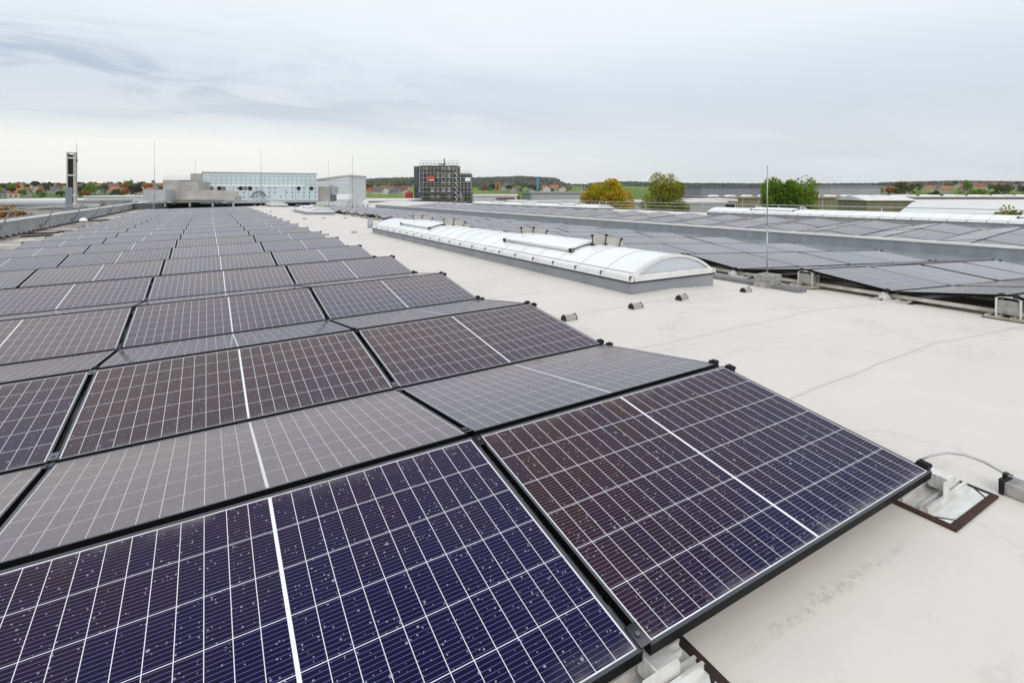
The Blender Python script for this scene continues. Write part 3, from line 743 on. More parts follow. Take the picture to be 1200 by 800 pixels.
# dark scraps of protective matting lying in the gutter
for i, (u, v, l, w) in enumerate(((44, 277, 'nearest scrap of dark matting lying in the rusty gutter', .9), (50, 274, 'second scrap of dark matting close to the parapet', 1.1), (77, 272, 'third scrap of matting left of the white vent', .5), (115, 259, 'long strip of dark matting beyond the white vent', 1.3), (131, 258, 'farthest scrap of dark matting in the gutter', .9))):
    p = gp(u, v); b = MB(); w2 = w*.5
    b.prism([(-w2, -.16), (-w2*.3, -.22), (w2*.8, -.15), (w2, .05), (w2*.6, .2), (-w2*.4, .15), (-w2*.9, .1)], .004, .05, axis='z')
    o = tag(b.build('matting_scrap', M['pad']), l, 'mat', 'scraps of matting in the gutter'); o.location = (p.x, p.y, rz(p.x, p.y)); o.rotation_euler = (0, 0, rnd.uniform(-.3, .3))
# conductor stone and wire at the right edge
root = empty('conductor_bar', (2.10, -.115, rz(2.10, -.115)), R(176), 'long stone conductor foot with black clip at the right picture edge', 'cable holder')
b = MB(); b.box(-.040, .040, .038, .62, .004, .056); b.build('stone', M['concrete'], root)
b = MB(); b.prism([(-.05, .002), (.05, .002), (.05, .07), (.014, .07), (.014, .088), (-.014, .088), (-.014, .07), (-.05, .07)], .020, .036); b.build('clip', M['clamp'], root)
b = MB(); b.tube([(0, .62, .078), (0, .3, .076), (0, .03, .08), (.01, -.05, .105), (.05, -.11, .12), (.10, -.16, .118), (.16, -.20, .098), (.20, -.22, .08)], .0045, 6); b.build('down_lead', M['galv'], root)
# ================================================================== beyond the roof
# ------------------------------------------------------------------ plant on the far end of the roof
def wbox(b, u0, u1, vt, vb, dpt, thick, mi=0, shift=0):
    "box facing the field: front face spans the pixels at that depth, real thickness behind it"
    a, c = at(u0, dpt), at(u1, dpt); e = (c-a); w = e.length; e.normalize(); n = Vector((-e.y, e.x, 0))
    Mx = Matrix((e, n, Vector((0, 0, 1)))).transposed().to_4x4(); Mx.translation = a
    b.box(0, w, shift, shift+thick, zat(vb, dpt), zat(vt, dpt), mi, Mx); return Mx, w
M['silver'] = mat('silver_duct_wrap', (.47, .455, .435), .55, .25, noise=(.36, .345, .33), scale=1.1, bump=.7)
M['clad'] = mat('pale_cladding', (.62, .64, .66), .5, .05, noise=(.56, .58, .60), scale=.8)
M['blueclad'] = mat('pale_blue_panels', (.60, .69, .72), .35, .1, noise=(.54, .63, .67), scale=.7)
M['steelframe'] = mat('dull_steel', (.20, .21, .22), .5, .6)
M['black'] = mat('black_opening', (.008, .008, .009), .8)
M['paint_white'] = mat('white_paint', (.93, .93, .92), .5)
# clad box
root = empty('plant_box', at(180, 50, -.6), 0, 'pale horizontally clad plant box at the far left of the roof', 'plant housing')
b = MB(); Mx, w = wbox(b, 168, 193, 222, 235.5, 50, 3); o = b.build('wall', M['clad']); o.parent = root; o.matrix_parent_inverse = root.matrix_world.inverted() if False else Matrix.Translation(-root.location)
def child(o, root):
    o.parent = root; o.matrix_parent_inverse = (Matrix.Translation(root.location) @ root.rotation_euler.to_matrix().to_4x4()).inverted(); return o
b = MB()
for i in range(9): wbox(b, 168, 193, 222+i*1.45, 222.35+i*1.45, 50, .03, shift=-.03)
child(b.build('cladding_joints', M['galv']), root)
# ducts
root = empty('ventilation_duct', at(232, 51, -.6), 0, 'big silver wrapped ventilation ducts on a steel frame at the far roof end', 'duct')
b = MB(); wbox(b, 191, 210.5, 211, 234.5, 51.4, 1.9); child(b.build('duct_box', M['silver']), root)
b = MB(); wbox(b, 210.8, 233, 213, 234.8, 51, 1.9); child(b.build('duct_box', M['silver']), root)
b = MB(); wbox(b, 191.5, 232, 205.5, 212.6, 53.6, 3.0); child(b.build('hood', M['paint_white']), root)
b = MB(); a = at(218, 50); e = (at(275, 50)-a); w = e.length; e.normalize(); n = Vector((-e.y, e.x, 0)); Mx = Matrix((e, n, Vector((0, 0, 1)))).transposed().to_4x4(); Mx.translation = a
z0_, z1_ = zat(234.5, 50), zat(223.3, 50)
b.prism([(0, z0_), (w*.99, z0_), (w, z0_+.35), (w*.84, z1_), (w*.0, z1_+.05)], 0, 1.3, M=Mx); child(b.build('duct_run', M['silver']), root)
b = MB(); wbox(b, 186, 276, 235.2, 236.4, 50, 2.2); child(b.build('frame_beam', M['galv']), root)
for u in (193, 222, 249, 273):
    b = MB(); wbox(b, u-.8, u+.8, 236.5, 242.5, 50.2, .15); child(b.build('leg', M['galv']), root)
b = MB(); wbox(b, 200, 262, 234.6, 235.3, 49.9, .2); child(b.build('gasket', M['dark']), root)
for u in (201, 247, 254, 266):
    b = MB(); wbox(b, u, u+3.4, 236.8, 239.4, 50.6, .4); child(b.build('pump', M['steelframe']), root)
# perforated container
root = empty('plant_container', at(300, 62, -.6), 0, 'long pale blue plant container dotted with round ports and rivets', 'plant housing')
a = Vector((at(238, 60).x, at(238, 60).y, 0)); yF = 61.0
def xat(u, Y):
    t = (u-600)/FPX; dY = Y-CY; return CX + dY*(SY+t*CYW)/(CYW-t*SY)
xa, xb = xat(238, yF), xat(371, yF); zt, zb_ = zat(202.5, 54.5), zat(236, 54.5)
ztr = zt
b = MB(); b.box(xa, xb, yF, yF+4.2, zb_, zt); b.box(xa-1.1, xa-.003, yF+.25, yF+4.2, zb_, zt-.1, 1); child(b.build('wall', [M['blueclad'], M['silver']]), root)
b = MB(); b.box(xa-.12, xb+.1, yF-.08, yF+4.3, zt+.003, zt+.09); child(b.build('roof', M['clad']), root)
b = MB(); b.box(xa+.3, xb-1.3, yF-.05, yF-.003, zt-1.52+.15, zt-1.40+.15); child(b.build('trim_band', M['paint_white']), root)
Wc = xb-xa; b = MB(); b2 = MB(); b3 = MB()
rr = random.Random(11)
for i in range(34):
    x = xa+.1+(Wc-.2)*i/33
    b3.box(x-.07, x+.07, yF-.10, yF-.081, zt+.01, zt+.07)
for i in range(24):
    x = xa+.25+(Wc-.5)*i/23
    for zz in (zt-.35, zt-.75, zt-1.15): b.box(x-.045, x+.045, yF-.02, yF-.002, zz-.05, zz+.05)
for i in range(19):
    x = xa+.15+(Wc-.3)*i/18
    for zz in (zt-1.6, zt-2.05, zt-2.5, zt-3.0):
        if rr.random() < .8: b.box(x-.07, x+.07, yF-.03, yF-.002, zz-.07, zz+.07)
child(b.build('bolts', M['steelframe']), root); child(b3.build('roof_clips', M['deflector']), root)
for u in (242, 247.5, 257, 262, 282, 287.5, 293, 350, 365):
    x = xat(u, yF); p = MB(); p.tube([(x, yF-.05, zt-1.62), (x, yF+.0, zt-1.62)], .21, 12); child(p.build('port', M['black'] if u not in (247.5, 262, 287.5) else M['steelframe']), root)
for x in [xa+Wc*k for k in (.13, .25, .38, .5, .57, .71, .8, .93)]:
    p = MB(); p.box(x-.012, x+.012, yF-.015, yF-.002, zb_+.15, zt-1.42); child(p.build('panel_joint', M['steelframe']), root)
b = MB(); b.box(xa-.3, xb+.2, yF-.15, yF+4.2, zb_-.22, zb_-.01); child(b.build('base_frame', M['galv']), root)
b = MB()
for k_ in range(11):
    a_ = math.pi*k_/10; b.tube([(xat(303, yF)+.6*math.cos(a_), yF-.35, zb_+.5+.5*math.sin(a_)), (xat(303, yF)+.6*math.cos(a_+.314), yF-.35, zb_+.5+.5*math.sin(a_+.314))], .10, 6)
child(b.build('cable_loop', M['steelframe']), root)
b = MB(); b.box(xa-3, xb, yF+.5, yF+4, -1.2, zb_-.23); child(b.build('undercroft_shade', M['black']), root)  # open space beneath filled solid black to paint its shade
# slanted grey building
root = empty('stair_building', at(390, 70, -.8), 0, 'grey clad stair building with a slanting roof beside the blue container', 'building')
a = at(371, 68); e = at(408.5, 68)-a; w = e.length; e.normalize(); n = Vector((-e.y, e.x, 0)); Mx = Matrix((e, n, Vector((0, 0, 1)))).transposed().to_4x4(); Mx.translation = a
b = MB(); b.prism([(-3, -10), (w, -10), (w, zat(206.8, 68)), (0, zat(212.3, 68)), (-3, zat(215, 68))], 0, 8, M=Mx); child(b.build('wall', M['clad']), root)
b = MB(); b.prism([(-3.1, zat(215, 68)+.01), (w+.1, zat(206.8, 68)+.01), (w+.1, zat(206.8, 68)+.22), (-3.1, zat(215, 68)+.22)], -.1, 8.1, M=Mx); child(b.build('roof', M['deflector']), root)
for v in (212, 216, 220.5, 225): 
    b = MB(); b.box(.0, w, -.02, -.003, zat(v, 68)-.02, zat(v, 68)+.02, 0, Mx); child(b.build('cladding_joint', M['galv']), root)
root = empty('ventilation_duct', at(383, 60, -.8), 0, 'grey duct and louvred unit in front of the slanted stair building', 'duct')
b = MB(); wbox(b, 373, 386, 218.5, 236, 60, 1.2); child(b.build('duct_box', M['silver']), root)
b = MB(); wbox(b, 385.6, 386.6, 217.6, 236.5, 59.8, 1.3); wbox(b, 387, 393, 218.5, 227, 60, 1); child(b.build('duct_flange', M['galv']), root)
for i in range(3):
    b = MB(); wbox(b, 386.9+i*2.6, 388.7+i*2.6, 228, 236, 59.6, .6); child(b.build('louvre', M['steelframe']), root)
root = empty('roof_cabinet', at(401, 58, -.6), 0, 'plain white cabinet with grey plinth right of the louvred unit', 'cabinet')
b = MB(); wbox(b, 394.5, 408.8, 228, 233.8, 58, 1.5); child(b.build('body', M['paint_white']), root)
b = MB(); wbox(b, 394.5, 408.8, 233.9, 240, 58.0, 1.5); child(b.build('plinth', M['clad']), root)
# small white and angled units on the roof to the right of it
root = empty('roof_unit', at(427, 46, -.4), 0, 'small white tilted roof unit on struts near the far tripod rod', 'roof unit')
b = MB(); wbox(b, 425, 431, 235, 239.5, 46, .5); child(b.build('body', M['paint_white']), root)
b = MB(); wbox(b, 425, 426, 239.5, 243, 46.1, .1); child(b.build('leg', M['galv']), root)
b = MB(); wbox(b, 430, 431, 239.5, 243, 46.1, .1); child(b.build('leg', M['galv']), root)
# ------------------------------------------------------------------ terrain
USK = [(-400, 217), (0, 217.5), (200, 217), (330, 215), (400, 215.5), (425, 212.5), (450, 211), (480, 210.5), (550, 211.5), (585, 210.5), (610, 209.5), (650, 211.5), (664, 217), (690, 218), (705, 216.5), (740, 215.5), (765, 216.8), (800, 217.5), (900, 218), (1020, 217.5), (1060, 216.5), (1120, 215), (1200, 216), (1600, 216.5)]
def interp(u):
    u = max(-400, min(1600, u))
    for (a, va), (b_, vb_) in zip(USK, USK[1:]):
        if a <= u <= b_: return va+(vb_-va)*(u-a)/(b_-a)
    return 217
RH = 2400.0
def gh(x, y):
    dx, dy = x-CX, y-CY; d = dx*SY+dy*CYW
    if d < 200: return -10.0
    u = 600+FPX*(dx*CYW-dy*SY)/d
    hs_ = CZ+(HOR-interp(u))*RH/FPX
    t = min(1, max(0, (d-330)/(RH-330))); ex_ = 1.25 if 400 < u < 950 else (.72+.53*max(0, min(1, (u-230)/170)) if u <= 400 else 1.25-.4*min(1, (u-950)/80)); t2 = t**ex_
    h = -10+(hs_+10)*t2 + 1.2*math.sin(x*.011+1)*math.sin(y*.009)*min(1, t*4)*(1-t)
    if d > RH: h = hs_-(d-RH)*.012
    return h
M['ground'] = bpy.data.materials.new('fields'); M['ground'].use_nodes = True
g = G(M['ground']); tcn = g.n('ShaderNodeTexCoord'); V = tcn.outputs['Object']
vo = g.n('ShaderNodeTexVoronoi', feature='F1'); vo.inputs['Scale'].default_value = .0052
mpn = g.n('ShaderNodeMapping'); mpn.inputs['Rotation'].default_value = (0, 0, .5); mpn.inputs['Scale'].default_value = (1, .45, 1); g.l(V, mpn.inputs[0]); g.l(mpn.outputs[0], vo.inputs['Vector'])
vs = g.n('ShaderNodeSeparateColor'); g.l(vo.outputs['Color'], vs.inputs[0])
c1 = g.ramp(vs.outputs[0], [(0, (.13, .21, .030)), (.30, (.19, .28, .045)), (.5, (.10, .17, .03)), (.72, (.16, .24, .04)), (.8, (.22, .19, .10)), (.92, (.20, .25, .07))], 'CONSTANT')
c1 = g.mix(g.m('MULTIPLY', g.ramp(g.noise(V, .02, 6, .6), [(.4, 0.), (.7, 1.)]), .4), c1, (.10, .11, .04))
g.l(c1, g.b.inputs['Base Color']); g.b.inputs['Roughness'].default_value = .95; g.b.inputs['Specular IOR Level'].default_value = .1
mb = MB(); radii = [8, 60, 140, 220, 300, 360, 430, 520, 640, 800, 1000, 1250, 1550, 1900, 2200, 2400, 2600, 3200, 4500]
NAZ = 260
for r_ in radii:
    for i in range(NAZ):
        # bearings measured from the view axis, finer inside the field of view
        t = i/NAZ; a = -math.pi+2*math.pi*t; a = a-.62*math.sin(a) if True else a
        dd, ss = r_*math.cos(a), r_*math.sin(a)
        x, y = CX+SY*dd+CYW*ss, CY+CYW*dd-SY*ss
        mb.v.append((x, y, gh(x, y) if r_ > 200 else -10.0))
c_ = len(mb.v); mb.v.append((CX, CY, -10))
for i in range(NAZ):
    i2 = (i+1) % NAZ
    mb.f.append((c_, i2, i)); mb.m.append(0); mb.sm.append(True)
    for j in range(len(radii)-1):
        mb.f.append((j*NAZ+i, j*NAZ+i2, (j+1)*NAZ+i2, (j+1)*NAZ+i)); mb.m.append(0); mb.sm.append(True)
go_ = mb.build('ground', M['ground']); tag(go_, kind='structure')
M['asphalt'] = mat('yard_asphalt', (.075, .075, .078), .9, noise=(.055, .055, .056), scale=.3)
mb = MB(); q = [at(-300, 20, -9.99), at(-900, 45, -9.99), at(-250, 290, -9.99), at(1500, 290, -9.99), at(2400, 35, -9.99), at(2500, 8, -9.99), at(-800, 8, -9.99)]
# one large yard sheet around the factory
mb.poly([(-190, -60, -9.98), (170, -60, -9.98), (330, 110, -9.98), (250, 240, -9.98), (-60, 250, -9.98), (-150, 200, -9.98)])
tag(mb.build('yard', M['asphalt']), kind='structure')
# ------------------------------------------------------------------ trees
def leafmat(name, a, b_, c_=None):
    m = bpy.data.materials.new(name); m.use_nodes = True; g = G(m)
    gi = g.n('ShaderNodeNewGeometry'); oi = g.n('ShaderNodeObjectInfo')
    f = g.m('ADD', g.m('MULTIPLY', gi.outputs['Random Per Island'], .8), g.m('MULTIPLY', oi.outputs['Random'], .2))
    tc_ = g.n('ShaderNodeTexCoord'); nz = g.noise(tc_.outputs['Object'], .55, 2)
    f = g.m('ADD', g.m('MULTIPLY', f, .5), g.ramp(nz, [(.35, 0.), (.65, .5)]))
    st = [(0, a), (.5, b_)] + ([(.95, c_)] if c_ else [])
    col = g.ramp(f, st); g.l(col, g.b.inputs['Base Color']); g.b.inputs['Roughness'].default_value = .7; g.b.inputs['Specular IOR Level'].default_value = .2
    tr = g.n('ShaderNodeBsdfTranslucent'); g.l(col, tr.inputs[0]); mx = g.n('ShaderNodeMixShader'); mx.inputs[0].default_value = .3
    g.l(g.b.outputs[0], mx.inputs[1]); g.l(tr.outputs[0], mx.inputs[2]); o_ = [n for n in g.t.nodes if n.type == 'OUTPUT_MATERIAL'][0]; g.l(mx.outputs[0], o_.inputs[0])
    return m
LM = dict(
 yellow=leafmat('yellow_leaves', (.24, .25, .015), (.50, .42, .020), (.62, .26, .015)),
 olive=leafmat('olive_leaves', (.13, .17, .018), (.29, .31, .03), (.38, .28, .03)),
 green=leafmat('green_leaves', (.06, .13, .014), (.17, .29, .025), (.27, .36, .04)),
 mixed=leafmat('autumn_leaves', (.20, .16, .015), (.38, .18, .02), (.40, .07, .012)),
 dark=leafmat('dark_green_leaves', (.015, .035, .012), (.035, .06, .02)),
 rust=leafmat('rust_leaves', (.20, .09, .02), (.34, .15, .025)),
 grey=leafmat('grey_green_leaves', (.07, .085, .04), (.13, .14, .06)))
M['bark'] = mat('bark', (.09, .07, .05), .9, noise=(.05, .04, .03), scale=6)
def crown_mesh(n, sx_, sy_, sz_, leaf, seed, lobes=9, gap=.55):
    rr = random.Random(seed); b = MB()
    L_ = [(Vector((0, 0, .1*sz_)), .62)]
    for i in range(lobes):
        a = rr.uniform(0, 6.28); el = rr.uniform(-.55, 1.2); q = rr.uniform(.42, .72)
        L_.append((Vector((sx_*q*math.cos(a)*math.cos(el), sy_*q*math.sin(a)*math.cos(el), sz_*q*math.sin(el))), rr.uniform(.24, .44)))
    for i in range(n):
        c, s_ = rr.choice(L_); v = Vector((rr.gauss(0, 1), rr.gauss(0, 1), rr.gauss(0, 1))).normalized()*(rr.random()**.38)
        p = c+Vector((v.x*sx_, v.y*sy_, v.z*sz_))*s_
        if math.sin(p.x*5.1/sx_+seed)+math.sin(p.y*4.3/sy_)+math.sin(p.z*5.7/sz_+2*seed) > 2.5-gap*1.2: continue
        a = Vector((rr.gauss(0, 1), rr.gauss(0, 1), rr.gauss(0, 1))).normalized(); d = a.orthogonal().normalized(); d.rotate(Matrix.Rotation(rr.uniform(0, 6.28), 3, a)); e = a.cross(d)
        l1 = leaf*rr.uniform(.6, 1.3); l2 = l1*rr.uniform(.5, .8)
        b.poly([p-d*l1, p-e*l2, p+d*l1, p+e*l2])
    return b
def trunk_mesh(h, r, crown_r, seed, up=.75):
    rr = random.Random(seed); b = MB(); b.tube([(0, 0, -.3), (.04*h*.3, 0, h*.35), (0, .02*h, h*up)], r, 8, r2=r*.45)
    for i in range(7):
        a = i*.9+rr.uniform(-.3, .3); z0 = h*rr.uniform(.32, .6); q = crown_r*rr.uniform(.5, .85)
        b.tube([(0, 0, z0), (q*.45*math.cos(a), q*.45*math.sin(a), z0+h*.13), (q*math.cos(a), q*math.sin(a), z0+h*rr.uniform(.2, .36))], r*.42, 5, r2=r*.10)
    return b
def tree(u, vtop, u0, u1, dpt, kind, label, n=5200, leaf=.13, seed=1, base=-10, crown_low=.30, group=None, name='tree', gap=.55):
    p = at(u, dpt, base); top = zat(vtop, dpt); h = top-base; w = (u1-u0)*dpt/FPX/2
    root = empty(name, p, seed*1.3, label, 'tree', group)
    trunk_mesh(h, .02*h, w, seed).build('trunk', M['bark'], root)
    sz_ = h*(1-crown_low)/2
    c = crown_mesh(n, w*1.08, w*1.08, sz_*1.08, leaf, seed, gap=gap).build('crown', LM[kind], root); c.location = (0, 0, base*0+h-sz_)
    return root
tree(708, 206, 676, 742, 78, 'yellow', 'round yellow and orange autumn tree behind the far skylight', n=12000, leaf=.16, seed=2, gap=.35)
tree(779, 201, 748, 810, 82, 'olive', 'tall olive green tree with see-through crown right of the yellow tree', n=9500, leaf=.15, seed=5, gap=.7)
tree(922, 203, 886, 956, 66, 'green', 'dense green tree right behind the nearest lightning rod', n=15000, leaf=.14, seed=27, gap=.15)
tree(900, 219, 886, 914, 68, 'olive', 'smaller leafy tree on the left flank of the dense green tree', n=2600, leaf=.13, seed=12)
tree(948, 224, 936, 962, 67, 'olive', 'thin browning tree on the right flank of the dense green tree', n=1500, leaf=.12, seed=14, gap=.9)
tree(1203, 229, 1166, 1240, 44, 'olive', 'sparse yellow green treetop at the right picture edge', n=4200, leaf=.14, seed=23, gap=.6)
tree(10, 234, -20, 30, 62, 'mixed', 'yellow green autumn bush tree at the left picture edge', n=4200, leaf=.13, seed=31)
tree(34, 243, 18, 52, 60, 'rust', 'red and orange autumn tree beside the left edge tree', n=3600, leaf=.12, seed=33)
tree(102, 240, 90, 118, 88, 'olive', 'low yellowish green tree right of the chimney mast', n=2000, leaf=.16, seed=35)
tree(122, 239, 113, 134, 92, 'rust', 'low rusty brown tree in front of the white office', n=1600, leaf=.16, seed=36)
tree(140, 238.5, 130, 152, 96, 'mixed', 'low orange tree right in front of the white office', n=1600, leaf=.16, seed=37)
# ------------------------------------------------------------------ buildings around the factory
def block(name, label, u0, u1, vt, dpt, thick, wallm, roofm, rot=0, eave=.35, rh=.35, base=-10, wins=None, cat='building', gable=0):
    a, c = at(u0, dpt), at(u1, dpt); e = (c-a); w = e.length; e.normalize(); e = Matrix.Rotation(rot, 3, 'Z') @ e; n = Vector((-e.y, e.x, 0))
    root = empty(name, (a.x, a.y, base), math.atan2(e.y, e.x), label, cat); h = zat(vt, dpt)-base-rh
    b = MB(); b.box(0, w, 0, thick, -1, h); b.build('wall', wallm, root)
    b = MB()
    if gable: b.prism([(-eave, h+.01), (thick+eave, h+.01), (thick/2, h+gable)], -eave, w+eave, axis='x')
    else: b.box(-eave, w+eave, -eave, thick+eave, h+.004, h+rh)
    b.build('roof', roofm, root)
    if wins:
        n_, z0, z1, fr_, m_ = wins
        for i in range(n_):
            x = w*(i+.5)/n_; b = MB(); ww = w/n_*fr_/2; b.box(x-ww, x+ww, -.05, .05, h-z0, h-z1); b.build('window', m_, root)
    return root, w, h
def cm(name, c, r=.7, n=None, sc_=.4): return mat(name, c, r, noise=n or tuple(x*.86 for x in c), scale=sc_)
M['wwhite'] = cm('white_render', (.66, .66, .65)); M['wbeige'] = cm('beige_render', (.50, .46, .41)); M['wgrey'] = cm('grey_metal_wall', (.27, .29, .33), .5); M['rgrey'] = cm('grey_roof', (.36, .36, .37)); M['rbrown'] = cm('brown_roof_edge', (.30, .24, .20))
M['glassdark'] = mat('dark_window', (.02, .025, .03), .1, spec=.6); M['rwhite'] = cm('white_roof', (.80, .79, .78)); M['wlight'] = cm('light_grey_wall', (.46, .46, .43)); M['wred'] = cm('red_container', (.50, .03, .025)); M['worange'] = cm('orange_paint', (.55, .22, .03)); M['wgreen'] = cm('dull_green_wall', (.14, .20, .16))
M['wolive'] = mat('olive_ribbed_wall', (.27, .27, .13), .7, noise=(.17, .17, .08), scale=1.6, stretch=(3, 3, .05)); M['wblue'] = cm('blue_sheet', (.10, .24, .42)); M['rreddk'] = cm('dark_red_roof', (.16, .03, .035))
block('warehouse', 'long white flat warehouse behind the left parapet', -60, 78, 234.5, 190, 40, M['wwhite'], M['rwhite'], rh=1.1)
block('warehouse', 'grey fronted low warehouse between left autumn trees and mast', -60, 100, 238.5, 130, 16, M['wlight'], M['rgrey'], rh=.5)
block('workshop', 'beige workshop with darker doors left of the chimney mast', 22, 98, 242.5, 100, 12, M['wbeige'], M['rgrey'], rh=.3, wins=(4, 3.6, 1.2, .35, M['wlight']))
block('office_building', 'white office building with a row of small dark windows', 99, 172, 229.5, 175, 14, M['wwhite'], M['rwhite'], wins=(9, 2.9, 1.5, .34, M['glassdark']))
block('office_annexe', 'lower white annexe left of the mast foot', 90, 116, 235, 120, 10, M['wwhite'], M['rgrey'], wins=(4, 1.6, .9, .5, M['glassdark']))
# chimney mast
root = empty('chimney_mast', at(84, 105, -10), -.1, 'tall slender mast with black core and pale side panels above the village', 'chimney')
H = zat(178.5, 105)+10; s_ = 105/FPX
b = MB(); b.box(-2.8*s_, 2.1*s_, -.3, .3, 0, H-.5); b.build('core', M['black'], root)
for x0_, x1_ in ((-4.2, -2.9), (2.2, 4.5)):
    b = MB(); b.box(x0_*s_, x1_*s_, -.45, .45, 0, H); b.build('side_panel', M['deflector'], root)
for f_ in (1, .93, .745, .53, .44, .30):
    b = MB(); b.box(-4.3*s_, 4.7*s_, -.5, .5, H*f_-.25 if f_ == 1 else H*f_, H*f_+(.0 if f_ == 1 else .30)); b.build('cross_plate', M['clad'], root)
b = MB(); b.tube([(4.6*s_, 0, H-2), (4.6*s_, 0, H+1.8)], .05, 6); b.build('antenna', M['galv'], root)
b = MB(); [b.tube([(5.1*s_, 0, H*k_), (5.1*s_, 0, H*k_+.5)], .12, 6) for k_ in (.90,)]; b.build('sensor', M['galv'], root)
root = empty('flue_duct', at(81, 92, -10), 0, 'square blue grey duct standing in front of the mast', 'duct')
H = zat(219.5, 92)+10; s_ = 92/FPX; b = MB(); b.box(-3*s_, 2.6*s_, -.4, .4, 0, H); b.build('duct_shaft', cm('blue_grey_metal', (.24, .29, .35), .45), root)
b = MB(); b.box(-.15*s_, .15*s_, -.42, -.402, 0, H); b.build('seam', M['steelframe'], root)
# middle distance
block('low_building', 'low white hall left of the scaffolded tower', 408, 476, 234.2, 95, 14, M['wlight'], M['rwhite'], rh=.3)
block('low_building', 'flat white building right of the scaffolded tower', 555, 606, 228.2, 210, 20, M['wwhite'], M['rwhite'], rh=.6)
block('low_building', 'low building with dark red roof edge right of the tower', 582, 602, 232, 190, 8, M['wlight'], M['rreddk'], rh=.5)
block('green_shed', 'small dull green shed left of the long beige hall', 612, 628, 226, 230, 8, M['wgreen'], M['wgreen'], rh=.3, cat='shed')
block('long_hall', 'long beige hall with banded front left of the yellow tree', 624, 700, 225, 170, 20, M['wlight'], M['rgrey'], rh=.5, wins=(1, 3.1, 2.7, 1.0, M['rgrey']))
block('low_building', 'pale low wall-like hall behind the far railing', 596, 850, 235.5, 105, 10, M['wlight'], M['rwhite'], rh=.4)
block('grey_shed', 'big blue grey metal shed with dark roof line behind the olive hall', 822, 905, 218.6, 185, 30, M['wgrey'], M['steelframe'], rh=.35)
block('grey_shed', 'taller pale grey metal shed right of the dense green tree', 938, 1032, 217.8, 180, 30, cm('pale_grey_metal', (.40, .41, .42)), M['rgrey'], rh=.4)
block('grey_shed', 'narrow blue grey shed joining the two big sheds', 903, 940, 218.2, 190, 30, M['wgrey'], M['steelframe'], rh=.3)
for u in (838, 872):
    pass
block('glazed_hall', 'low white framed hall with dark glazing left of the dense green tree', 812, 862, 233.2, 120, 10, M['wlight'], M['rwhite'], rh=.5, wins=(3, 2.4, .5, .86, M['glassdark']))
r1, w1, h1 = block('olive_hall', 'olive ribbed hall with brown roof edge and small white rooflights', 828, 1072, 230.6, 138, 22, M['wolive'], M['rbrown'], rh=.5)
for i in range(12):
    b = MB(); x = 3+i*w1/12.2; 
    b.prism([(x-1.2, h1+.51), (x+1.2, h1+.51), (x+.7, h1+.95), (x-.7, h1+.95)], 2, 4.4); b.build('rooflight', M['opal'], r1)
for i in range(13):
    b = MB(); x = 1+i*w1/13; b.box(x-.12, x+.12, -.08, -.002, -1, h1); b.build('pilaster', M['wlight'], r1)
block('olive_hall', 'gabled olive hall end left of the wide white roof', 1016, 1072, 233.5, 112, 10, M['wolive'], M['rwhite'], rh=.3, gable=1.1, eave=.5)
# wide white roof on the right: a low hall whose roof we look down on
root = empty('white_hall', (0, 0, -10), 0, 'wide hall with a bright white flat roof at the right', 'building')
zr = -1.45; q = [at(1052, 60, 0), at(1420, 60, 0), at(1330, 140, 0), at(1073, 140, 0)]
b = MB(); 
for i in range(4):
    p0, p1 = q[i], q[(i+1) % 4]; b.poly([(p0.x, p0.y, -1), (p1.x, p1.y, -1), (p1.x, p1.y, 10+zr-.3), (p0.x, p0.y, 10+zr-.3)])
b.build('wall', M['wlight'], root)
b = MB(); b.prism([(p.x, p.y) for p in q], 10+zr-.29, 10+zr, axis='z'); b.build('roof', M['rwhite'], root)
r1, w1, h1 = block('low_hall', 'brown edged hall roof with white rooflights behind the white roof', 1050, 1230, 230.8, 150, 20, M['wbeige'], M['rbrown'], rh=.5)
for i in range(6):
    b = MB(); x = 5+i*w1/6.2; b.prism([(x-2, h1+.51), (x+2, h1+.51), (x+1.2, h1+1.1), (x-1.2, h1+1.1)], 1, 5); b.build('rooflight', M['opal'], r1)
# red container, crane posts, silo
block('container', 'bright red container left of the scaffolded tower', 475, 482, 225.6, 215, 3, M['wred'], M['wred'], eave=.02, rh=.1, base=-1-1.6, cat='container')
root = empty('gantry_crane', at(583, 420, gh(*at(583, 420).xy)), 0, 'orange gantry posts standing in the green field', 'crane')
for u in (581, 585.3):
    p = at(u, 420)-at(583, 420)
    b = MB(); b.box(p.x-.3, p.x+.3, p.y-.3, p.y+.3, 0, zat(213.5, 420)-root.location.z); b.build('post', M['worange'], root)
b = MB(); p, q = at(581, 420)-at(583, 420), at(585.3, 420)-at(583, 420); b.tube([(p.x, p.y, zat(215, 420)-root.location.z), (q.x, q.y, zat(215, 420)-root.location.z)], .35, 6); b.build('beam', M['worange'], root)
root = empty('silo', at(630, 500, gh(*at(630, 500).xy)), 0, 'slim blue silo tower above the green field', 'silo')
b = MB(); H = zat(208.5, 500)-root.location.z; b.tube([(0, 0, 0), (0, 0, H)], 1.0, 10); b.build('shaft', M['wblue'], root); b = MB(); b.tube([(0, 0, H), (0, 0, H+1.2)], 1.05, 10, r2=.3); b.build('cap', M['wblue'], root)
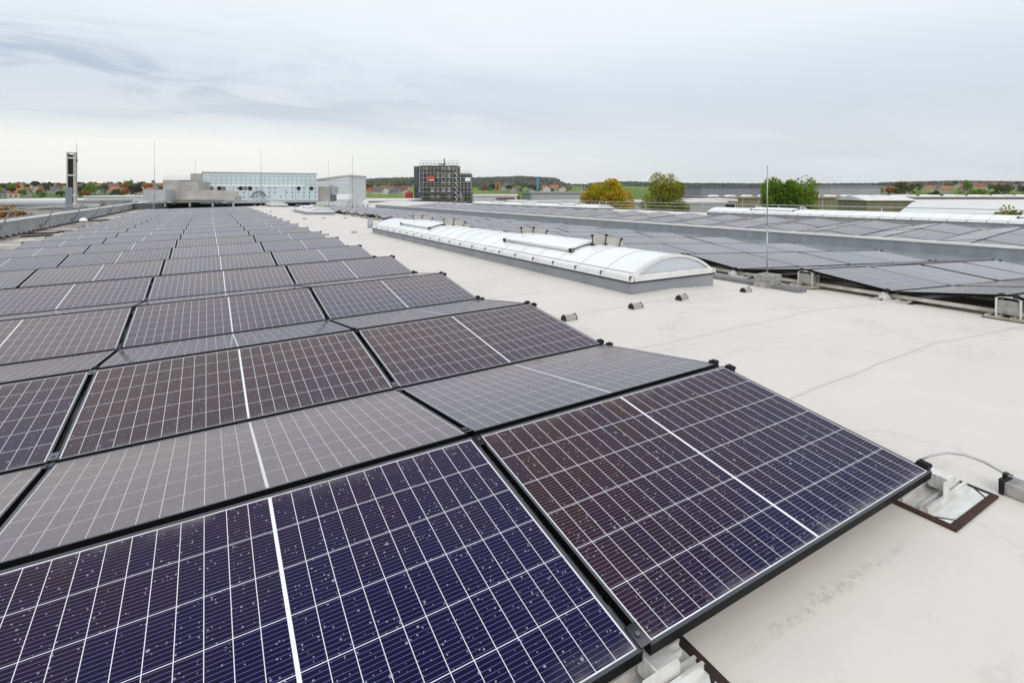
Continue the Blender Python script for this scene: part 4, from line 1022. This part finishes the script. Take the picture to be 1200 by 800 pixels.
# ------------------------------------------------------------------ scaffolded tower
D = 225.0; pa, pb = at(480.5, D), at(551, D)
root = empty('apartment_tower', at(496, D, -10), -YAW, 'dark grey unfinished apartment tower wrapped in scaffolding', 'building')
s_ = D/FPX; TZ = zat(193.5, D)+10
M['towerwall'] = mat('dark_grey_wall', (.085, .088, .105), .7, noise=(.065, .068, .08), scale=.3); M['tower2'] = mat('charcoal_wall', (.05, .052, .06), .7, noise=(.10, .10, .11), scale=.25)
TW = 55*s_; OX = 0
Fl = [k_*TZ/7 for k_ in range(8)]
b = MB(); b.prism([(-15.5*s_, 9), (0, 0), (39*s_, 0), (39*s_, 16), (-12*s_, 16)], 0, TZ-.6, axis='z'); b.build('wall', M['towerwall'], root)
b = MB(); b.box(39.1*s_, 54.5*s_, 1, 15, 0, zat(203.5, D)+10); b.build('side_wing', M['tower2'], root)
b = MB(); b.prism([(-16*s_, 9), (0, -.6), (39.5*s_, -.6), (39.5*s_, 16.4), (-12.4*s_, 16.4)], TZ-.59, TZ-.15, axis='z'); b.build('roof', M['rgrey'], root)
rt = random.Random(5)
for k_ in range(7):
    z = Fl[k_]+.9
    for i, x in enumerate((2, 9, 15.5, 22, 28.5, 34)):
        b = MB(); b.box((x)*s_, (x+3.6)*s_, -.10, .05, z, z+1.7); b.build('window', M['glassdark'] if rt.random() < .55 else (M['rgrey'] if rt.random() < .5 else M['wwhite']), root)
    for t_ in (.25, .62):
        x, y = -15.5*s_*(1-t_), 9*(1-t_); dx, dy = 15.5*s_, -9; l_ = math.hypot(dx, dy); dx /= l_; dy /= l_
        Mx = Matrix(((dx, -dy, 0, x), (dy, dx, 0, y), (0, 0, 1, 0), (0, 0, 0, 1)))
        b = MB(); b.box(-.5, .5, -.08, .05, z-.1, z+1.7, 0, Mx); b.build('window', M['wwhite'] if rt.random() < .3 else M['glassdark'], root)
for k_ in range(1, 6):
    b = MB(); b.box(39.5*s_, 54*s_, .85, .98, Fl[k_]+.6, Fl[k_]+1.9); b.build('window', M['glassdark'], root)
b = MB(); b.tube([(23*s_, 5, TZ-.2), (23*s_, 5, TZ+3)], .3, 8); b.build('chimney', M['steelframe'], root)
b = MB(); b.box(17*s_, 22*s_, 3, 7, TZ-.15, TZ+.9); b.build('roof_housing', M['rgrey'], root)
scf = empty('scaffolding', at(496, D-2.5, -10), -YAW, 'tube scaffolding with deck levels and stair wrapped round the dark tower', 'scaffolding')
M['scafdeck'] = cm('scaffold_boards', (.50, .49, .42)); M['yellowish'] = cm('yellow_guard', (.52, .46, .12))
NL = 11; step = (TZ+.6)/NL; xr = 55*s_
for k_ in range(1, NL+1):
    z = k_*step; x1_ = xr if z < zat(202.5, D)+10 else 42*s_
    b = MB(); b.box(-4.5*s_, x1_, .6, 1.6, z-.10, z+.08); b.build('deck', M['scafdeck'], scf)
    b = MB(); b.tube([(-4.5*s_, .6, z+1.0), (x1_, .6, z+1.0)], .07, 5); b.build('guard_rail', M['galv'] if k_ % 3 else M['yellowish'], scf)
i = 0; x = -4.5
while x < 56:
    ht = TZ+1.2 if x < 42 else zat(202, D)+10
    b = MB(); b.tube([(x*s_, .55, 0), (x*s_, .55, ht)], .08, 5); b.build('standard', M['galv'], scf); x += 4.3
for k_ in range(NL-2):
    b = MB(); z = k_*step; b.tube([(36.5*s_, .45, z+step+.2), (40.5*s_, .45, z+.1)], .16, 5); b.build('stair', M['whitemetal'], scf)
b = MB(); b.box(4.5*s_, 13*s_, .30, .42, zat(212.5, D-2.5)+10, zat(206.2, D-2.5)+10); tag(b.build('banner', mat('red_banner', (.50, .09, .06), .6), scf), 'red banner with a white stripe')
b = MB(); b.box(6.6*s_, 12.2*s_, .26, .295, zat(211.4, D-2.5)+10, zat(210.6, D-2.5)+10); b.build('banner_stripe', M['paint_white'], scf)
b = MB(); b.box(48.5*s_, 54.5*s_, .30, .42, zat(212.5, D-2.5)+10, zat(208, D-2.5)+10); b.build('tarpaulin', M['paint_white'], scf)
# ------------------------------------------------------------------ villages, scattered trees, woods
rv = random.Random(77)
HW = [cm('house_white', (.62, .60, .57)), cm('house_cream', (.52, .46, .36)), cm('house_grey', (.38, .37, .36))]
HR = [('red tiled', cm('red_tiles', (.30, .085, .05))), ('brown tiled', cm('brown_tiles', (.16, .075, .055))), ('grey slate', cm('slate', (.13, .12, .13))), ('orange tiled', cm('orange_tiles', (.42, .15, .07)))]
HP = []
for i, (rn, rm_) in enumerate(HR):
    for w_ in range(2):
        wm_ = HW[(i+w_) % 3]
        root = empty('village_house', (0, 0, -600)); b = MB(); b.box(-5.5, 5.5, -4.2, 4.2, -2, 4.6); b.prism([(-4.2, 4.6), (4.2, 4.6), (0, 7.6)], -5.5, 5.5, axis='x'); b.build('wall', wm_, root)
        b = MB()
        for s__ in (-1, 1):
            b.v += [(-6, s__*4.8, 4.2), (6, s__*4.8, 4.2), (6, 0, 7.75), (-6, 0, 7.75)]; k = len(b.v)-4
            b.f.append((k, k+1, k+2, k+3)); b.m.append(0); b.sm.append(False)
            b.v += [(-6, s__*4.8, 4.5), (6, s__*4.8, 4.5), (6, 0, 8.05), (-6, 0, 8.05)]; b.f.append((k+7, k+6, k+5, k+4)); b.m.append(0); b.sm.append(False)
            for q_ in ((0, 1, 5, 4), (0, 3, 7, 4), (1, 2, 6, 5)): b.f.append(tuple(k+a for a in q_)); b.m.append(0); b.sm.append(False)
        rf = b.build('roof', rm_, root)
        b = MB(); b.box(1.8, 2.6, .6, 1.4, 6.5, 9.0); b.build('chimney', M['rbrown'], rf)
        for x in (-3.4, 0, 3.4):
            for z in (1.2,):
                b = MB(); b.box(x-.6, x+.6, -4.26, -4.18, z, z+1.4); b.build('window', M['glassdark'], root)
        HP.append((root, rn))
used = [0]*8
def house(u, dpt, region, sc__=1.0):
    i = rv.randrange(8); pr, rn = HP[i]; o = pr if not used[i] else copy_tree(pr); used[i] = 1
    p = at(u, dpt); o.location = (p.x, p.y, gh(p.x, p.y)-.3); o.rotation_euler = (0, 0, rv.choice([0, 1.57])+rv.uniform(-.5, .5)-YAW); s__ = rv.uniform(.85, 1.25)*sc__; o.scale = (s__, s__, s__)
    tag(o, 'small house with %s roof in the village %s' % (rn, region), 'house', 'houses of the village '+region)
for i in range(130): house(rv.uniform(-15, 205), 430+1450*rv.random()**.9, 'left of the clad plant box', .98)
for i in range(62): house(rv.uniform(405, 478), rv.uniform(600, 1050), 'left of the scaffolded tower', .9)
for i in range(56): house(rv.uniform(1038, 1225), rv.uniform(560, 1500), 'right of the grey sheds')
for i in range(8): house(rv.uniform(640, 690), rv.uniform(800, 900), 'behind the long beige hall')
for i in range(6): house(rv.uniform(560, 660), rv.uniform(600, 1000), 'in the fields right of the tower')
TP = []
for i, (kd, nm) in enumerate((('green', 'green'), ('dark', 'dark green'), ('rust', 'rusty orange'), ('mixed', 'golden autumn'), ('grey', 'grey green'), ('olive', 'olive green'), ('dark', 'dark conifer-like'))):
    root = empty('tree', (0, 0, -700)); trunk_mesh(9, .25, 3.5, i).build('trunk', M['bark'], root)
    slim = i == 6
    c = crown_mesh(420 if not slim else 300, 2.2 if slim else 4.3, 2.2 if slim else 4.3, 5.2 if slim else 4.2, .62, 50+i, lobes=6).build('crown', LM[kd], root); c.location = (0, 0, 6.4)
    TP.append((root, nm))
tused = [0]*7
def vtree(u, dpt, region, ks, sc__=1.0):
    i = rv.choice(ks); pr, nm = TP[i]; o = pr if not tused[i] else copy_tree(pr); tused[i] = 1
    p = at(u, dpt); o.location = (p.x, p.y, gh(p.x, p.y)-.3); o.rotation_euler = (0, 0, rv.uniform(0, 6.28)); s__ = rv.uniform(.7, 1.35)*sc__; o.scale = (s__*rv.uniform(.9, 1.2), s__, s__*rv.uniform(.85, 1.15))
    tag(o, '%s tree standing %s' % (nm, region), 'tree', 'trees '+region)
for i in range(52): vtree(rv.uniform(-15, 205), rv.uniform(380, 640), 'in the low belt in front of the left village', (1, 1, 3, 5, 2, 0, 4), .95)
for i in range(92): vtree(rv.uniform(-15, 205), rv.uniform(620, 1900), 'among the houses behind the left parapet', (0, 1, 2, 3, 1, 5, 2, 1, 6, 4), 1.15)
for i in range(44): vtree(rv.uniform(405, 478), rv.uniform(620, 1250), 'in the village left of the scaffolded tower', (4, 4, 5, 2, 1, 0))
for i in range(46): vtree(rv.uniform(1030, 1230), rv.uniform(420, 1300), 'in the village beyond the wide white roof', (0, 1, 4, 4, 5, 2))
for i in range(16): vtree(rv.uniform(560, 665), rv.uniform(520, 1100), 'in the green fields right of the tower', (0, 1, 4, 5, 2), .9)
for i in range(14): vtree(rv.uniform(735, 1000), rv.uniform(900, 1500), 'on the low ridge behind the big sheds', (1, 4, 1, 4), 1.0)
vtree(787, 700, 'alone on the green slope behind the big trees', (1,), 1.3)
# golden tree over the pale shed and the big right-hand trees
tree(959, 212, 951, 967, 330, 'mixed', 'small golden tree rising over the pale grey shed roof', n=900, leaf=.45, seed=41, base=-8)
tree(1060, 211, 1046, 1076, 300, 'grey', 'pale brownish round tree left of the green bushes beyond the white roof', n=1500, leaf=.45, seed=42, base=-8)
tree(1095, 223, 1086, 1104, 260, 'dark', 'dark green clipped bush beyond the middle of the white roof', n=1300, leaf=.4, seed=43, base=-8, crown_low=.1)
tree(1146, 219, 1128, 1166, 270, 'green', 'broad bright green bushy tree beyond the white roof', n=1800, leaf=.45, seed=44, base=-8, crown_low=.1)
tree(1176, 214, 1160, 1196, 300, 'grey', 'wide grey green tree right of the bright green one', n=1500, leaf=.45, seed=45, base=-8)
tree(603, 225, 594, 612, 300, 'olive', 'olive hedge tree right of the orange gantry', n=900, leaf=.45, seed=46, base=-8, crown_low=.1)
# woods on the ridges: far-off mass
rw = random.Random(9)
def tuft(b, p, r, h, mi):
    n = 6; k = len(b.v); a0 = rw.uniform(0, 6.28)
    for lev, (q, z) in enumerate(((.85, 0), (1.0, .45), (.6, .82))):
        for j in range(n):
            a = a0+6.283*j/n+lev*.5; rr_ = r*q*rw.uniform(.8, 1.2); b.v.append((p.x+rr_*math.cos(a), p.y+rr_*math.sin(a), p.z+h*z*rw.uniform(.9, 1.1)))
    b.v.append((p.x, p.y, p.z+h))
    for lev in range(2):
        for j in range(n):
            b.f.append((k+lev*n+j, k+lev*n+(j+1) % n, k+(lev+1)*n+(j+1) % n, k+(lev+1)*n+j)); b.m.append(mi); b.sm.append(False)
    for j in range(n): b.f.append((k+2*n+j, k+2*n+(j+1) % n, k+3*n)); b.m.append(mi); b.sm.append(False)
b = MB()
def wood(u0, u1, d0, d1, n, hh=11):
    for i in range(n):
        u, dpt = rw.uniform(u0, u1), rw.uniform(d0, d1); p = at(u, dpt); p.z = gh(p.x, p.y)-1
        tuft(b, p, rw.uniform(4.5, 8.5), hh*rw.uniform(.7, 1.3), rw.choice((0, 0, 0, 1, 1, 2)))
wood(415, 560, 1500, 2420, 1700); wood(400, 432, 2200, 2420, 110, 8)
wood(545, 655, 1500, 2420, 1500, 13); wood(690, 765, 2100, 2420, 420, 12); wood(795, 905, 2150, 2420, 500, 12); wood(900, 1040, 2150, 2420, 600, 11)
wood(1030, 1240, 1750, 2420, 1600, 12); wood(-40, 215, 1850, 2350, 160, 9); wood(655, 700, 2250, 2420, 60, 9)
for uc, dc, n_ in ((470, 1300, 40), (565, 1250, 55), (572, 1000, 26), (590, 1350, 70), (622, 1200, 60), (640, 950, 30), (655, 1350, 60), (604, 1500, 60), (430, 1500, 60), (700, 1700, 50), (745, 1800, 50), (815, 1500, 40), (1085, 1300, 60), (1110, 1500, 90), (1150, 1400, 70), (1190, 1300, 80), (1060, 1600, 60), (60, 1500, 40), (140, 1600, 50), (20, 1700, 40)):
    for i in range(n_):
        u, dpt = rw.gauss(uc, 7), rw.gauss(dc, 90); p = at(u, dpt); p.z = gh(p.x, p.y)-1; tuft(b, p, rw.uniform(3.5, 8), 9*rw.uniform(.6, 1.4), rw.choice((0, 1, 1, 2)))
tag(b.build('woods', [cm('wood_dark', (.032, .050, .048)), cm('wood_green', (.058, .075, .042)), cm('wood_brown', (.11, .085, .05))]), 'dark wooded ridges on the horizon', 'woods', kind='stuff')

# ------------------------------------------------------------------ air
mb = MB(); mb.box(-5200, 5200, -5200, 5200, -80, 95); hz = mb.build('haze', [])
hm = bpy.data.materials.new('haze_air'); hm.use_nodes = True; ht = hm.node_tree; ht.nodes.clear()
ho = ht.nodes.new('ShaderNodeOutputMaterial'); hv = ht.nodes.new('ShaderNodeVolumePrincipled'); hv.inputs['Density'].default_value = .00006; hv.inputs['Color'].default_value = (.90, .94, 1, 1); hv.inputs['Anisotropy'].default_value = 0
ht.links.new(hv.outputs[0], ho.inputs['Volume']); hz.data.materials.append(hm)
tag(hz, 'thin pale air over the distant fields and hills', 'haze', kind='stuff')
